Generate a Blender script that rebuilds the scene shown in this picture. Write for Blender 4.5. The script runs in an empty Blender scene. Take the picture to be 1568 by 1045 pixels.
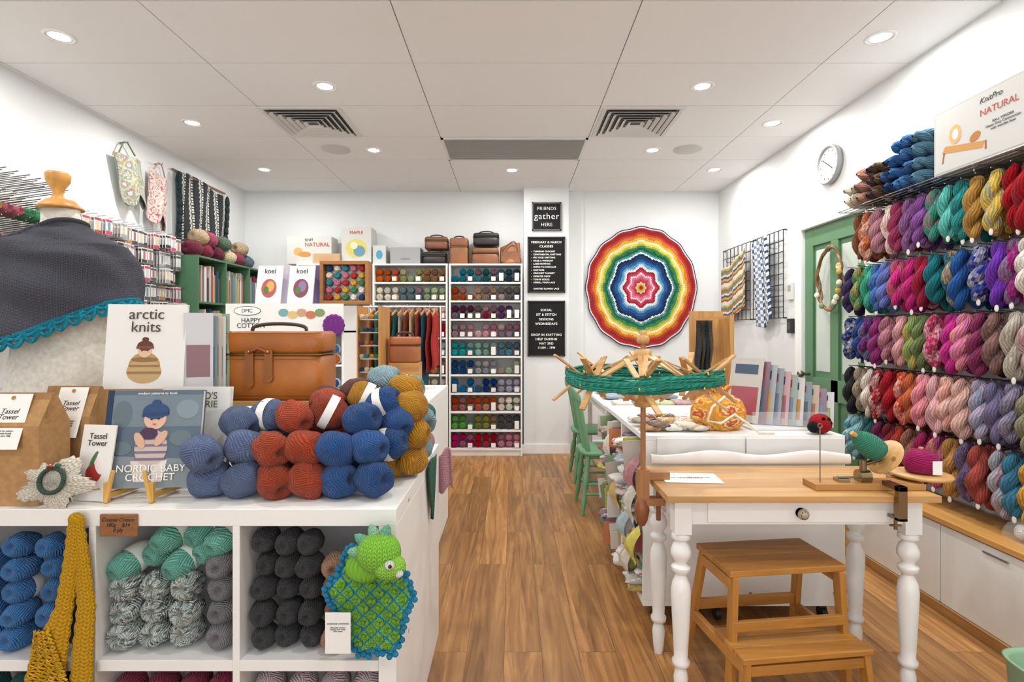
import bpy, math, random, colorsys
from mathutils import Vector, Matrix
from math import sin,cos,pi,radians,sqrt,exp
R=random.Random(7)
def C(h):
    h=h.lstrip('#'); o=[]
    for i in (0,2,4):
        c=int(h[i:i+2],16)/255
        o.append(c/12.92 if c<=.04045 else ((c+.055)/1.055)**2.4)
    return tuple(o)+(1,)
def jit(c,a=.12):
    k=1+R.uniform(-a,a); return (c[0]*k,c[1]*k,c[2]*k,1)
def sat(c,s=1.25,v=1.0):
    h,a,b=colorsys.rgb_to_hsv(*c[:3]); return colorsys.hsv_to_rgb(h,min(1,a*s),min(1,b*v))+(1,)
def mixc(a,b,t): return tuple(a[i]*(1-t)+b[i]*t for i in range(3))+(1,)
T_=Matrix.Translation
def RZ(d): return Matrix.Rotation(radians(d),4,'Z')
def RX(d): return Matrix.Rotation(radians(d),4,'X')
def RY(d): return Matrix.Rotation(radians(d),4,'Y')
# ---------------------------------------------------------------- materials
MATS={}
def nodes(name):
    m=bpy.data.materials.new(name); m.use_nodes=True
    nt=m.node_tree; b=nt.nodes['Principled BSDF']; MATS[name]=m
    return m,nt,b
def N(nt,t,**k):
    n=nt.nodes.new(t)
    for a,v in k.items(): setattr(n,a,v)
    return n
def mth(nt,op,a,b=None):
    n=nt.nodes.new('ShaderNodeMath'); n.operation=op
    for i,x in enumerate((a,b)):
        if x is None: continue
        if isinstance(x,(int,float)): n.inputs[i].default_value=x
        else: nt.links.new(x,n.inputs[i])
    return n.outputs[0]
def scalecol(nt,col,fac):
    vm=nt.nodes.new('ShaderNodeVectorMath'); vm.operation='SCALE'
    nt.links.new(col,vm.inputs[0]); nt.links.new(fac,vm.inputs['Scale']); return vm.outputs[0]
def maprange(nt,x,a,b,fmin=0,fmax=1):
    n=nt.nodes.new('ShaderNodeMapRange'); nt.links.new(x,n.inputs[0])
    n.inputs[1].default_value=fmin;n.inputs[2].default_value=fmax;n.inputs[3].default_value=a;n.inputs[4].default_value=b
    return n.outputs[0]
def bump(nt,b,h,dist,st=1):
    n=N(nt,'ShaderNodeBump'); n.inputs['Distance'].default_value=dist; n.inputs['Strength'].default_value=st
    nt.links.new(h,n.inputs['Height']); nt.links.new(n.outputs[0],b.inputs['Normal'])
def attrmat(name,rough=.5,metal=0,kind=None,axis=None,sheen=0):
    m,nt,b=nodes(name)
    a=N(nt,'ShaderNodeAttribute',attribute_name='Col'); col=a.outputs['Color']
    b.inputs['Roughness'].default_value=rough; b.inputs['Metallic'].default_value=metal
    if sheen: b.inputs['Sheen Weight'].default_value=sheen
    tc=N(nt,'ShaderNodeTexCoord')
    if kind in('strand','knit','wound'):
        b.inputs['Specular IOR Level'].default_value=.1
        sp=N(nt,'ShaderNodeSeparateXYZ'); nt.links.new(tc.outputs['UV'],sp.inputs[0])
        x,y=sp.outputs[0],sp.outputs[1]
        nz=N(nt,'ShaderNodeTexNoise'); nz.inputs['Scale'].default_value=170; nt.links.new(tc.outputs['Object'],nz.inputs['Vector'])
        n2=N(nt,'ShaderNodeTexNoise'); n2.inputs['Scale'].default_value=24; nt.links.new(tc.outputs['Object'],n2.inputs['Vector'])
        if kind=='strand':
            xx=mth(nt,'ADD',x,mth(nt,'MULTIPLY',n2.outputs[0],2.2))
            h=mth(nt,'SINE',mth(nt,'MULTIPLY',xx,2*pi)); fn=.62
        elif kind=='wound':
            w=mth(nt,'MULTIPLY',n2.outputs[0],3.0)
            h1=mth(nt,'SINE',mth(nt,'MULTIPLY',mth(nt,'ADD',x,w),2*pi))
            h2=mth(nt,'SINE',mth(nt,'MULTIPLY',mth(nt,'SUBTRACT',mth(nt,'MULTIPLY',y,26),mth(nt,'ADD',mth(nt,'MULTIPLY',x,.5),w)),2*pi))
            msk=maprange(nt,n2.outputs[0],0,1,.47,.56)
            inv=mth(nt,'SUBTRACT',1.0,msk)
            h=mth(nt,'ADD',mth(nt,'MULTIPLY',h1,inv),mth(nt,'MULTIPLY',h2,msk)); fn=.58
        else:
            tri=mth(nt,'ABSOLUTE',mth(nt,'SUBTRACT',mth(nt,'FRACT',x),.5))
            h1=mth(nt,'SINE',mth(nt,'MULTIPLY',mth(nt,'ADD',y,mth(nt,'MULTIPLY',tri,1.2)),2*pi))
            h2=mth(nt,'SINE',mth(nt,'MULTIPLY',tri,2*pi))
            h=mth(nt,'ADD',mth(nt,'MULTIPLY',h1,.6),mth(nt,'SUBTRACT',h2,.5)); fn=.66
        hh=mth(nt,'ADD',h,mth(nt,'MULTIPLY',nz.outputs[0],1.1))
        nt.links.new(scalecol(nt,col,maprange(nt,hh,fn,1.12,-.8,1.5)),b.inputs['Base Color'])  # shade in the strand grooves painted into the base colour, plus random fuzz tone
        bump(nt,b,hh,.0022 if kind=='wound' else .0018,.9)
    elif kind=='wood':
        mp=N(nt,'ShaderNodeMapping'); s=[38,38,38]; s[axis]=2.2; mp.inputs['Scale'].default_value=s
        nt.links.new(tc.outputs['Object'],mp.inputs[0])
        nz=N(nt,'ShaderNodeTexNoise'); nz.inputs['Scale'].default_value=1; nz.inputs['Detail'].default_value=4; nz.inputs['Distortion'].default_value=.6
        nt.links.new(mp.outputs[0],nz.inputs['Vector'])
        nt.links.new(scalecol(nt,col,maprange(nt,nz.outputs[0],.7,1.18,.25,.75)),b.inputs['Base Color'])
        bump(nt,b,nz.outputs[0],.0006,.4)
    elif kind=='leather':
        v=N(nt,'ShaderNodeTexVoronoi'); v.inputs['Scale'].default_value=260; nt.links.new(tc.outputs['Object'],v.inputs['Vector'])
        nz=N(nt,'ShaderNodeTexNoise'); nz.inputs['Scale'].default_value=6; nt.links.new(tc.outputs['Object'],nz.inputs['Vector'])
        nt.links.new(scalecol(nt,col,maprange(nt,nz.outputs[0],.75,1.15,.3,.7)),b.inputs['Base Color'])
        bump(nt,b,v.outputs[0],.0006,.6)
    elif kind=='fabric':
        nz=N(nt,'ShaderNodeTexNoise'); nz.inputs['Scale'].default_value=60; nt.links.new(tc.outputs['Object'],nz.inputs['Vector'])
        nt.links.new(scalecol(nt,col,maprange(nt,nz.outputs[0],.85,1.08,.3,.7)),b.inputs['Base Color'])
        bump(nt,b,nz.outputs[0],.002,.5)
    else: nt.links.new(col,b.inputs['Base Color'])
    return m
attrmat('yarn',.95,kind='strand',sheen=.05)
attrmat('wound',1.0,kind='wound',sheen=.12)
attrmat('knit',.95,kind='knit',sheen=.05)
attrmat('paint',.42); attrmat('gloss',.2); attrmat('paper',.75); attrmat('matte',.95)
attrmat('metal',.28,1.0); attrmat('leather',.42,kind='leather'); attrmat('fabric',.9,kind='fabric')
for i,a in enumerate('XYZ'): attrmat('wood'+a,.42,kind='wood',axis=i)
m,nt,b=nodes('clear_plastic'); b.inputs['Base Color'].default_value=(.95,.97,1,1); b.inputs['Alpha'].default_value=.12; b.inputs['Roughness'].default_value=.08
m,nt,b=nodes('lamp_diffuser'); b.inputs['Emission Color'].default_value=(1,.98,.95,1); b.inputs['Emission Strength'].default_value=14
def plaster(name,col,sc=40,bd=.0012):
    m,nt,b=nodes(name); b.inputs['Roughness'].default_value=.7
    tc=N(nt,'ShaderNodeTexCoord'); nz=N(nt,'ShaderNodeTexNoise'); nz.inputs['Scale'].default_value=sc; nz.inputs['Detail'].default_value=5
    nt.links.new(tc.outputs['Object'],nz.inputs['Vector'])
    r=N(nt,'ShaderNodeValToRGB'); r.color_ramp.elements[0].color=tuple(x*.965 for x in col[:3])+(1,); r.color_ramp.elements[1].color=col
    nt.links.new(nz.outputs[0],r.inputs[0]); nt.links.new(r.outputs[0],b.inputs['Base Color']); bump(nt,b,nz.outputs[0],bd,.3)
plaster('wall_plaster',(.77,.79,.795,1)); plaster('ceiling_tile',(.86,.865,.865,1),90)
m,nt,b=nodes('timber_floor')
tc=N(nt,'ShaderNodeTexCoord')
mp=N(nt,'ShaderNodeMapping'); mp.inputs['Rotation'].default_value=(0,0,pi/2); nt.links.new(tc.outputs['Object'],mp.inputs[0])
br=N(nt,'ShaderNodeTexBrick'); br.offset=.37; br.offset_frequency=2
for k,v in (('Color1',(0,0,0,1)),('Color2',(1,1,1,1)),('Mortar',(.5,.5,.5,1)),('Scale',1),('Mortar Size',.0012),('Mortar Smooth',.1),('Bias',0),('Brick Width',1.35),('Row Height',.155)):
    br.inputs[k].default_value=v
nt.links.new(mp.outputs[0],br.inputs['Vector'])
mp2=N(nt,'ShaderNodeMapping'); mp2.inputs['Scale'].default_value=(16,1.1,1); nt.links.new(tc.outputs['Object'],mp2.inputs[0])
addv=nt.nodes.new('ShaderNodeVectorMath'); addv.operation='MULTIPLY_ADD'
nt.links.new(br.outputs['Color'],addv.inputs[0]); addv.inputs[1].default_value=(7,7,7); nt.links.new(mp2.outputs[0],addv.inputs[2])
nz=N(nt,'ShaderNodeTexNoise'); nz.inputs['Scale'].default_value=1.1; nz.inputs['Detail'].default_value=7; nz.inputs['Distortion'].default_value=1.4; nz.inputs['Roughness'].default_value=.62
nt.links.new(addv.outputs[0],nz.inputs['Vector'])
rp=N(nt,'ShaderNodeValToRGB'); e=rp.color_ramp.elements
e[0].position=.28; e[0].color=C('6e4a2a'); e[1].position=.75; e[1].color=C('c8985f')
x=rp.color_ramp.elements.new(.5); x.color=C('a3723f')
nt.links.new(nz.outputs[0],rp.inputs[0])
sp=N(nt,'ShaderNodeSeparateXYZ'); nt.links.new(br.outputs['Color'],sp.inputs[0])
c1=scalecol(nt,rp.outputs[0],maprange(nt,sp.outputs[0],.72,1.16))
c2=scalecol(nt,c1,maprange(nt,br.outputs['Fac'],1,.45))
nt.links.new(c2,b.inputs['Base Color']); b.inputs['Roughness'].default_value=.42
bump(nt,b,mth(nt,'SUBTRACT',mth(nt,'MULTIPLY',nz.outputs[0],.2),br.outputs['Fac']),.0012,.5)
SOL={}
def solid(h,r=.7):
    if h in SOL: return SOL[h]
    m=bpy.data.materials.new('ink_'+h); m.use_nodes=True; bb=m.node_tree.nodes['Principled BSDF']
    bb.inputs['Base Color'].default_value=C(h); bb.inputs['Roughness'].default_value=r; SOL[h]=m; return m
# ---------------------------------------------------------------- mesh builder
class MB:
    def __init__(s): s.v=[];s.f=[];s.m=[];s.c=[];s.uv=[];s.s=[];s.T=Matrix();s.mats=[]
    def raw(s,vs,fs,mat,col,uvs=None,sm=False):
        if isinstance(col,str): col=C(col)
        b=len(s.v); T=s.T
        s.v+=[tuple(T@Vector(p)) for p in vs]
        if mat not in s.mats: s.mats.append(mat)
        k=s.mats.index(mat)
        for i,f in enumerate(fs):
            s.f.append([b+a for a in f]); s.m.append(k); s.s.append(sm)
            s.c.append(col[i] if isinstance(col,list) else col); s.uv.append(uvs[i] if uvs else None)
    def box(s,x0,x1,y0,y1,z0,z1,mat='paint',col='f0f0ee'):
        v=[(x,y,z) for z in(z0,z1) for y in(y0,y1) for x in(x0,x1)]
        s.raw(v,[(0,2,3,1),(4,5,7,6),(0,1,5,4),(2,6,7,3),(0,4,6,2),(1,3,7,5)],mat,col)
    def obox(s,M,sx,sy,sz,mat='paint',col='f0f0ee'):
        o=s.T; s.T=o@M; s.box(-sx/2,sx/2,-sy/2,sy/2,-sz/2,sz/2,mat,col); s.T=o
    def beam(s,p0,p1,w,d,mat='woodZ',col='c8873a',up=(0,1,0)):
        p0=Vector(p0);p1=Vector(p1); z=(p1-p0).normalized(); y=Vector(up); x=y.cross(z)
        if x.length<1e-4: x=Vector((1,0,0)).cross(z)
        x.normalize(); y=z.cross(x)
        M=Matrix((x,y,z)).transposed().to_4x4(); M.translation=(p0+p1)/2
        s.obox(M,w,d,(p1-p0).length,mat,col)
    def grid(s,fn,nu,nv,mat,col,wrap=True,ku=1,shear=0,kv=1,sm=True):
        W=nu if wrap else nu+1
        vs=[fn(i/nu,j/nv) for j in range(nv+1) for i in range(W)]
        fs=[];uv=[];cl=[]
        cf=callable(col)
        if isinstance(col,str): col=C(col)
        for j in range(nv):
            for i in range(nu):
                i2=(i+1)%W if wrap else i+1
                fs.append((j*W+i,j*W+i2,(j+1)*W+i2,(j+1)*W+i))
                a,b,c,d=i/nu,(i+1)/nu,j/nv,(j+1)/nv
                uv.append([(ku*a+shear*c,kv*c),(ku*b+shear*c,kv*c),(ku*b+shear*d,kv*d),(ku*a+shear*d,kv*d)])
                cl.append(col((a+b)/2,(c+d)/2) if cf else col)
        s.raw(vs,fs,mat,cl,uv,sm)
    def frame(s,p,ax):
        z=Vector(ax).normalized(); x=Vector((0,0,1)).cross(z)
        if x.length<.01: x=Vector((1,0,0))
        x.normalize(); y=z.cross(x); M=Matrix((x,y,z)).transposed().to_4x4(); M.translation=Vector(p); return M
    def lathe(s,prof,M=None,n=20,mat='paint',col='f0f0ee',ku=1,shear=0,kv=1,sm=True,sx=1,sy=1):
        o=s.T
        if M is not None: s.T=o@M
        k=len(prof)-1
        def fn(u,v):
            r,z=prof[round(v*k)]; a=-u*2*pi; return (r*cos(a)*sx,-r*sin(a)*sy,z)
        s.grid(fn,n,k,mat,col,ku=ku,shear=shear,kv=kv,sm=sm); s.T=o
    def cyl(s,p0,p1,r0,r1=None,n=12,mat='paint',col='f0f0ee',sm=True):
        r1=r0 if r1 is None else r1; L=(Vector(p1)-Vector(p0)).length
        M=s.frame(p0,Vector(p1)-Vector(p0))
        s.lathe([(r0,0),(r1,L)],M,n,mat,col,sm=sm)
        s.lathe([(0,0),(r0,0)],M,n,mat,col,sm=False); s.lathe([(r1,L),(0,L)],M,n,mat,col,sm=False)
    def tube(s,pts,r,n=8,mat='paint',col='f0f0ee',ku=1,shear=0,closed=False):
        pts=[Vector(p) for p in pts]
        if closed: pts=pts+[pts[0]]
        k=len(pts); fr=[]
        t=(pts[1]-pts[0]).normalized(); nn=t.orthogonal().normalized()
        for i in range(k):
            a=pts[max(i-1,0)]; b=pts[min(i+1,k-1)]; t=(b-a)
            if t.length<1e-9: t=Vector((0,0,1))
            t.normalize(); nn=(nn-t*nn.dot(t))
            if nn.length<1e-6: nn=t.orthogonal()
            nn.normalize(); fr.append((nn.copy(),t.cross(nn)))
        def fn(u,v):
            j=round(v*(k-1)); rr=r[j] if isinstance(r,list) else r; a=u*2*pi
            return tuple(pts[j]+fr[j][0]*cos(a)*rr+fr[j][1]*sin(a)*rr)
        s.grid(fn,n,k-1,mat,col,ku=ku,shear=shear)
    def ell(s,c,r,mat='paint',col='f0f0ee',n=16,m=10,M=None,ku=1,shear=0,kv=1):
        o=s.T; s.T=o@T_(Vector(c))@(M or Matrix())
        def fn(u,v):
            a=u*2*pi;b=v*pi; return (r[0]*cos(a)*sin(b),r[1]*sin(a)*sin(b),-r[2]*cos(b))
        s.grid(fn,n,m,mat,col,ku=ku,shear=shear,kv=kv); s.T=o
    def poly(s,pts,y0,y1,mat,col):
        n=len(pts); vs=[(p[0],y0,p[1]) for p in pts]+[(p[0],y1,p[1]) for p in pts]
        fs=[tuple(range(n)),tuple(range(2*n-1,n-1,-1))]+[(i,i+n,(i+1)%n+n,(i+1)%n) for i in range(n)]
        s.raw(vs,fs,mat,col)
    def disc(s,cx,cz,rx,rz,y0,y1,mat,col,n=24,rot=0):
        p=[]
        for i in range(n):
            a=2*pi*i/n; x=rx*cos(a);z=rz*sin(a); p.append((cx+x*cos(rot)-z*sin(rot),cz+x*sin(rot)+z*cos(rot)))
        s.poly(p,y0,y1,mat,col)
    def ball(s,c,ax,r,L,col,label=None,n=18,m=12,ls=(-.3,.3),lcol='e6e4e0',ku=26,st=9,mat='wound'):
        o=s.T; s.T=o@s.frame(c,ax)@RZ(R.uniform(0,360))
        ph=R.uniform(0,6)
        def fn(u,v):
            t=-1+2*v; t=sin(t*pi/2); q=max(0,1-abs(t)**2.5)**.5; a=u*2*pi
            ax_=L*t*(1-.35*exp(-(q*3)**2)); k=1+.035*sin(3*a+ph+4*t)+.022*sin(7*a-5*t)+.012*sin(13*a+9*t+ph)
            return (r*q*k*cos(a),r*q*k*sin(a),ax_)
        s.grid(fn,n,m,mat,col,ku=ku,shear=st)
        if label:
            a0,a1=ls; pr=[]
            for i in range(5):
                t=a0+(a1-a0)*i/4; pr.append((r*max(0,1-abs(t)**2.5)**.5*1.055,L*t))
            s.lathe(pr,None,n,'paper',lcol)
        s.T=o
    def skein(s,top,L,r,col,turns=1.6,n=7,k=14,lab=True,ax=(0,0,-1)):
        o=s.T; s.T=o@s.frame(top,ax); ph=R.uniform(0,6.28); bd=R.uniform(-.008,.008)
        for q in(0,1):
            pts=[];rr=[]
            for i in range(k+1):
                t=i/k; e=sin(pi*t)**.42 if 0<t<1 else .0
                a=2*pi*turns*t+q*pi+ph
                pts.append((r*.5*e*cos(a)+bd*sin(pi*t),r*.5*e*sin(a),L*t)); rr.append(r*(.16+.47*e)*(1+.06*sin(9*t+ph)))
            s.tube(pts,rr,n,'yarn',col,ku=12,shear=9)
        if lab:
            s.T=o; p=Vector(top)+Vector(ax)*L
            s.ell((p.x-.015,p.y-.01,p.z-.005),(.003,.009,.016),'paper','dcdad4',10,6,M=RZ(25))
        s.T=o
    def build(s,name,bevel=0,solid=0,sub=0):
        xs=[p[0] for p in s.v]; ys=[p[1] for p in s.v]; zs=[p[2] for p in s.v]
        c=Vector(((min(xs)+max(xs))/2,(min(ys)+max(ys))/2,min(zs)))
        me=bpy.data.meshes.new(name); me.from_pydata([tuple(Vector(p)-c) for p in s.v],[],s.f)
        for n in s.mats: me.materials.append(MATS[n])
        me.polygons.foreach_set('material_index',s.m); me.polygons.foreach_set('use_smooth',s.s)
        ca=me.color_attributes.new('Col','FLOAT_COLOR','CORNER'); uvl=me.uv_layers.new(name='UVMap')
        cc=[];uu=[]
        for f,c_,u in zip(s.f,s.c,s.uv):
            for i in range(len(f)):
                cc.extend(c_); uu.extend(u[i] if u else (0.,0.))
        ca.data.foreach_set('color',cc); uvl.data.foreach_set('uv',uu)
        me.update(); o=bpy.data.objects.new(name,me); bpy.context.collection.objects.link(o); o.location=c
        if solid:
            q=o.modifiers.new('s','SOLIDIFY'); q.thickness=solid; q.offset=0
        if bevel:
            q=o.modifiers.new('b','BEVEL'); q.width=bevel; q.segments=2; q.limit_method='ANGLE'; q.angle_limit=radians(50)
        return o
def text(par,body,M,size,col='222222',al='CENTER',ext=.0003,bold=0,sp=1.0,shear=0,cs=1.0):
    cu=bpy.data.curves.new('lettering','FONT'); cu.body=body; cu.size=size; cu.align_x=al; cu.align_y='CENTER'
    cu.extrude=ext; cu.offset=bold; cu.space_line=sp; cu.shear=shear; cu.space_character=cs
    cu.materials.append(solid(col)); o=bpy.data.objects.new('lettering',cu); bpy.context.collection.objects.link(o)
    o.parent=par; o.matrix_parent_inverse=T_(-par.location); o.matrix_basis=M@RX(90)
    return o
FX=RZ(-90)
# ---------------------------------------------------------------- room
XL,XR,YB,YF,H=-3.015,2.33,6.125,-2.6,2.91
mb=MB(); mb.box(XL-.1,XR+.1,YF-.1,YB+.1,-.1,0,'timber_floor'); mb.build('floor')
mb=MB(); mb.box(XL-.1,XL,YF,YB,0,H,'wall_plaster'); mb.build('wall_left')
mb=MB(); mb.box(XL-.1,XR+.1,YB,YB+.1,0,H,'wall_plaster'); mb.build('wall_back')
mb=MB(); mb.box(.128,.62,5.93,YB,0,H,'wall_plaster'); mb.build('wall_pier')
mb=MB(); mb.box(.62,.80,6.095,YB,0,H,'wall_plaster'); mb.build('wall_return')
DY0,DY1,DZ=3.55,4.34,2.14
mb=MB(); mb.box(XR,XR+.1,YF,DY0,0,H,'wall_plaster'); mb.build('wall_right')
mb=MB(); mb.box(XR,XR+.1,DY1,YB,0,H,'wall_plaster'); mb.build('wall_right')
mb=MB(); mb.box(XR,XR+.1,DY0,DY1,DZ,H,'wall_plaster'); mb.build('wall_right')
mb=MB(); mb.box(XL-.1,-2.4,YF-.1,YF,0,H,'wall_plaster'); mb.box(1.8,XR+.1,YF-.1,YF,0,H,'wall_plaster'); mb.box(-2.4,1.8,YF-.1,YF,2.5,H,'wall_plaster'); mb.box(-2.4,1.8,YF-.1,YF,0,.35,'wall_plaster'); mb.build('wall_front')
mb=MB()
for x in(-2.4,-1.02,.36,1.74): mb.box(x,x+.06,YF-.07,YF-.02,.35,2.5,'paint','e8e8e8')
mb.box(-2.4,1.8,YF-.07,YF-.02,.35,.41,'paint','e8e8e8'); mb.box(-2.4,1.8,YF-.07,YF-.02,2.44,2.5,'paint','e8e8e8'); mb.build('window_1')
mb=MB(); mb.box(XL-.1,XR+.1,YF-.1,YB+.1,H+.012,H+.1,'paint','9a9a9a')
x=-.58-1.2*3
while x<XR:
    y=3.18-.6*10
    while y<YB:
        a,b_=max(x+.003,XL),min(x+1.197,XR); c,d=max(y+.003,YF),min(y+.597,YB)
        if b_>a and d>c: mb.box(a,b_,c,d,H,H+.014,'ceiling_tile')
        y+=.6
    x+=1.2
mb.build('ceiling')
mb=MB(); mb.box(XL,XL+.014,YF,YB,0,.1); mb.build('baseboard_left')
mb=MB(); mb.box(.80,XR,YB-.014,YB,0,.1); mb.box(.114,.634,5.916,5.93,0,.1); mb.build('baseboard_back')
mb=MB(); mb.box(XR-.014,XR,YF,DY0-.09,0,.1); mb.box(XR-.014,XR,DY1+.09,YB,0,.1); mb.build('baseboard_right')
mb=MB()
G='5b8562'; G2='4b7454'
mb.box(XR+.03,XR+.07,DY0+.003,DY1-.003,.004,DZ-.003,'paint',G)
for y0,y1,z0,z1 in((3.553,3.66,.004,DZ-.003),(4.23,4.337,.004,DZ-.003),(3.66,4.23,.004,.2),(3.66,4.23,.82,.98),(3.66,4.23,2.0,DZ-.003),(3.9,3.99,.2,2.0)):
    mb.box(XR+.012,XR+.03,y0,y1,z0,z1,'paint',G)
for y0,y1 in((3.69,3.87),(4.02,4.2)):
    mb.box(XR+.022,XR+.032,y0,y1,.25,.77,'paint',G2)
    mb.box(XR+.024,XR+.034,y0,y1,1.03,1.96,'paint','c3cdc5')
mb.cyl((XR+.02,4.27,1.0),(XR-.05,4.27,1.0),.012,mat='metal',col='8a8078'); mb.ell((XR-.06,4.27,1.0),(.028,.028,.028),'metal','8a8078')
mb.build('door_1',bevel=.003)
mb=MB()
for y0,y1,z0,z1 in((DY0-.09,DY0,0,DZ+.09),(DY1,DY1+.09,0,DZ+.09),(DY0,DY1,DZ,DZ+.09)):
    mb.box(XR-.022,XR,y0,y1,z0,z1,'paint','f2f2f0')
mb.build('trim_1',bevel=.004)
mb=MB()
for k in range(5):
    ph=R.uniform(0,6)
    mb.tube([(XR-.03+.012*cos(a*5+ph),3.93+(.15+.014*sin(a*7+ph))*cos(a),1.72+(.22+.016*cos(a*6+ph))*sin(a)) for a in [2*pi*i/40 for i in range(40)]],.009,6,'woodZ',R.choice(['8a6440','a07a50','6c4c30']),closed=True)
for i in range(16):
    a=pi*1.0+R.uniform(-.2,1.1)*pi*.8; mb.ell((XR-.05,3.93+.15*cos(a),1.72+.22*sin(a)),(.018,.022,.022),'knit',R.choice(['f0ead8','d8b060','c8a0a0','8a9a70']),8,6)
mb.build('door_wreath')
mb=MB(); mb.T=T_((XR-.002,3.95,2.55))@FX
mb.lathe([(0,0),(.14,0),(.144,.034),(.136,.044),(.124,.036),(.12,.022),(0,.022)],RX(90),40,'paint','8c8e8e')
mb.disc(0,0,.119,.119,-.0235,-.022,'paper','eeeeec',40)
mb.beam((0,-.026,0),(.05,-.026,-.04),.008,.002,'paint','222222'); mb.beam((0,-.028,0),(-.07,-.028,.05),.007,.002,'paint','222222')
for i in range(12):
    a=i*pi/6; mb.beam((.096*cos(a),-.025,.096*sin(a)),(.112*cos(a),-.025,.112*sin(a)),.006,.001,'paint','333333')
mb.build('wall_clock')
mb=MB(); mb.box(XR-.022,XR-.002,4.48,4.56,1.6,1.74,'paint','d8d8d4'); mb.box(XR-.024,XR-.022,4.495,4.545,1.67,1.72,'paint','98a898'); mb.build('thermostat',.003)
mb=MB(); mb.box(XR-.032,XR-.002,4.47,4.54,1.32,1.44,'paint','2a2a2c'); mb.box(XR-.035,XR-.032,4.49,4.52,1.35,1.41,'paint','555558'); mb.build('intercom_panel',.003)
pts=[(-2.41,2.89),(-2.41,4.09),(-2.41,5.28),(-1.2,3.48),(-1.2,4.71),(0,5.3),(1.22,3.48),(1.22,4.71),(1.97,2.9),(1.97,4.1),(1.97,5.28),
     (-1.2,2.2),(1.22,2.2),(0,1.2),(-2.41,1.5),(1.97,1.5),(-1.2,-.2),(1.22,-.2)]
for (x,y) in pts:
    mb=MB(); mb.lathe([(.062,.0),(.05,-.004),(.045,.003)],T_((x,y,H)),28,'gloss','f4f4f4')
    mb.lathe([(.075,.001),(.075,-.003),(.062,-.006),(.062,0)],T_((x,y,H)),28,'gloss','f4f4f4')
    mb.lathe([(0,-.002),(.05,-.002)],T_((x,y,H)),28,'lamp_diffuser','ffffff'); mb.build('recessed_downlight')
    l=bpy.data.lights.new('downlight_beam','AREA'); l.shape='DISK'; l.size=.1; l.energy=11.2; l.color=(1,.98,.945)
    o=bpy.data.objects.new('downlight_beam',l); bpy.context.collection.objects.link(o); o.location=(x,y,H-.012)
for cx in(-1.5,.93):
    mb=MB(); cy=4.09
    for k in range(6):
        a=.29-k*.045; w=.03
        for (x0,x1,y0,y1) in((-a,a,-a,-a+w),(-a,a,a-w,a),(-a,-a+w,-a+w,a-w),(a-w,a,-a+w,a-w)):
            if k==0: mb.box(cx+x0,cx+x1,cy+y0,cy+y1,H-.008,H-.001,'paint','dcdcda')
            else:
                M=T_((cx+(x0+x1)/2,cy+(y0+y1)/2,H-.012)); tl=32
                M=M@(RX(tl if y0<-a+.001 and (x1-x0)>w+.001 else -tl) if (x1-x0)>(y1-y0) else RY(-tl if x0<0 else tl))
                mb.obox(M,x1-x0,y1-y0,.002,'paint','d6d6d4')
    mb.box(cx-.28,cx+.28,cy-.28,cy+.28,H-.003,H-.001,'paint','484848'); mb.build('ceiling_air_vent')
mb=MB(); mb.box(-.57,.61,4.42,4.96,H-.004,H-.001,'paint','b4b4b0')
for i in range(34): mb.obox(T_((.02,4.44+i*.0155,H-.008))@RX(25),1.16,.012,.0015,'paint','dcdcd8')
for a in((-.58,.62,4.41,4.43),(-.58,.62,4.95,4.97),(-.58,-.56,4.41,4.97),(.60,.62,4.41,4.97)): mb.box(*a,H-.01,H-.001,'paint','e0e0de')
mb.build('return_air_grille')
for x in(-1.52,1.52):
    mb=MB(); mb.lathe([(0,-.006),(.115,-.006),(.122,-.004),(.122,0)],T_((x,4.69,H)),32,'paint','c6c6c4'); mb.build('ceiling_speaker')
# ---------------------------------------------------------------- signs
def letterboard(cx,cz,w,h,lines,big=False):
    mb=MB(); y=5.928
    mb.box(cx-w/2,cx+w/2,y-.012,y-.001,cz-h/2,cz+h/2,'matte','1c1c1e')
    t=.014; fc='2a211c' if not big else '6a6a66'
    for a in((cx-w/2,cx+w/2,cz+h/2-t,cz+h/2),(cx-w/2,cx+w/2,cz-h/2,cz-h/2+t),(cx-w/2,cx-w/2+t,cz-h/2,cz+h/2),(cx+w/2-t,cx+w/2,cz-h/2,cz+h/2)):
        mb.box(a[0],a[1],y-.022,y-.001,a[2],a[3],'woodZ',fc)
    if not big:
        n=int((h-.03)/.014)
        for i in range(n): mb.box(cx-w/2+t,cx+w/2-t,y-.0135,y-.012,cz-h/2+t+i*.014,cz-h/2+t+i*.014+.003,'matte','111113')
    o=mb.build('letter_board_sign' if not big else 'chalk_sign')
    for l in lines: text(o,l[0],T_((cx+l[1],y-.0155,cz+l[2])),l[3],'f4f4f0',al=l[4] if len(l)>4 else 'CENTER',cs=1.12,bold=.0008 if not big else 0)
letterboard(.378,2.587,.32,.31,[('FRIENDS',0,.085,.05),('gather',0,.0,.095),('HERE',0,-.09,.05)],True)
ll=[('FEBRUARY & MARCH',0,.245,.032),('CLASSES',0,.2,.036)]
for i,s in enumerate(['TUNISIAN CROCHET','CONTINENTAL KNITTING','FIX YOUR KNITTING','MAKE A WINDOW','LACE KNITTING','INTRO TO CIRCULAR','KNITTING','CROCHET BLANKET','SWEATER DROP','TOE-UP SOCKS','UPSKILL YOUR LACE']):
    ll.append(('-  '+s,-.165,.145-i*.034,.023,'LEFT'))
ll.append(('KNITTED FLOWER LACE',0,-.262,.023))
letterboard(.374,2.06,.41,.61,ll)
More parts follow.
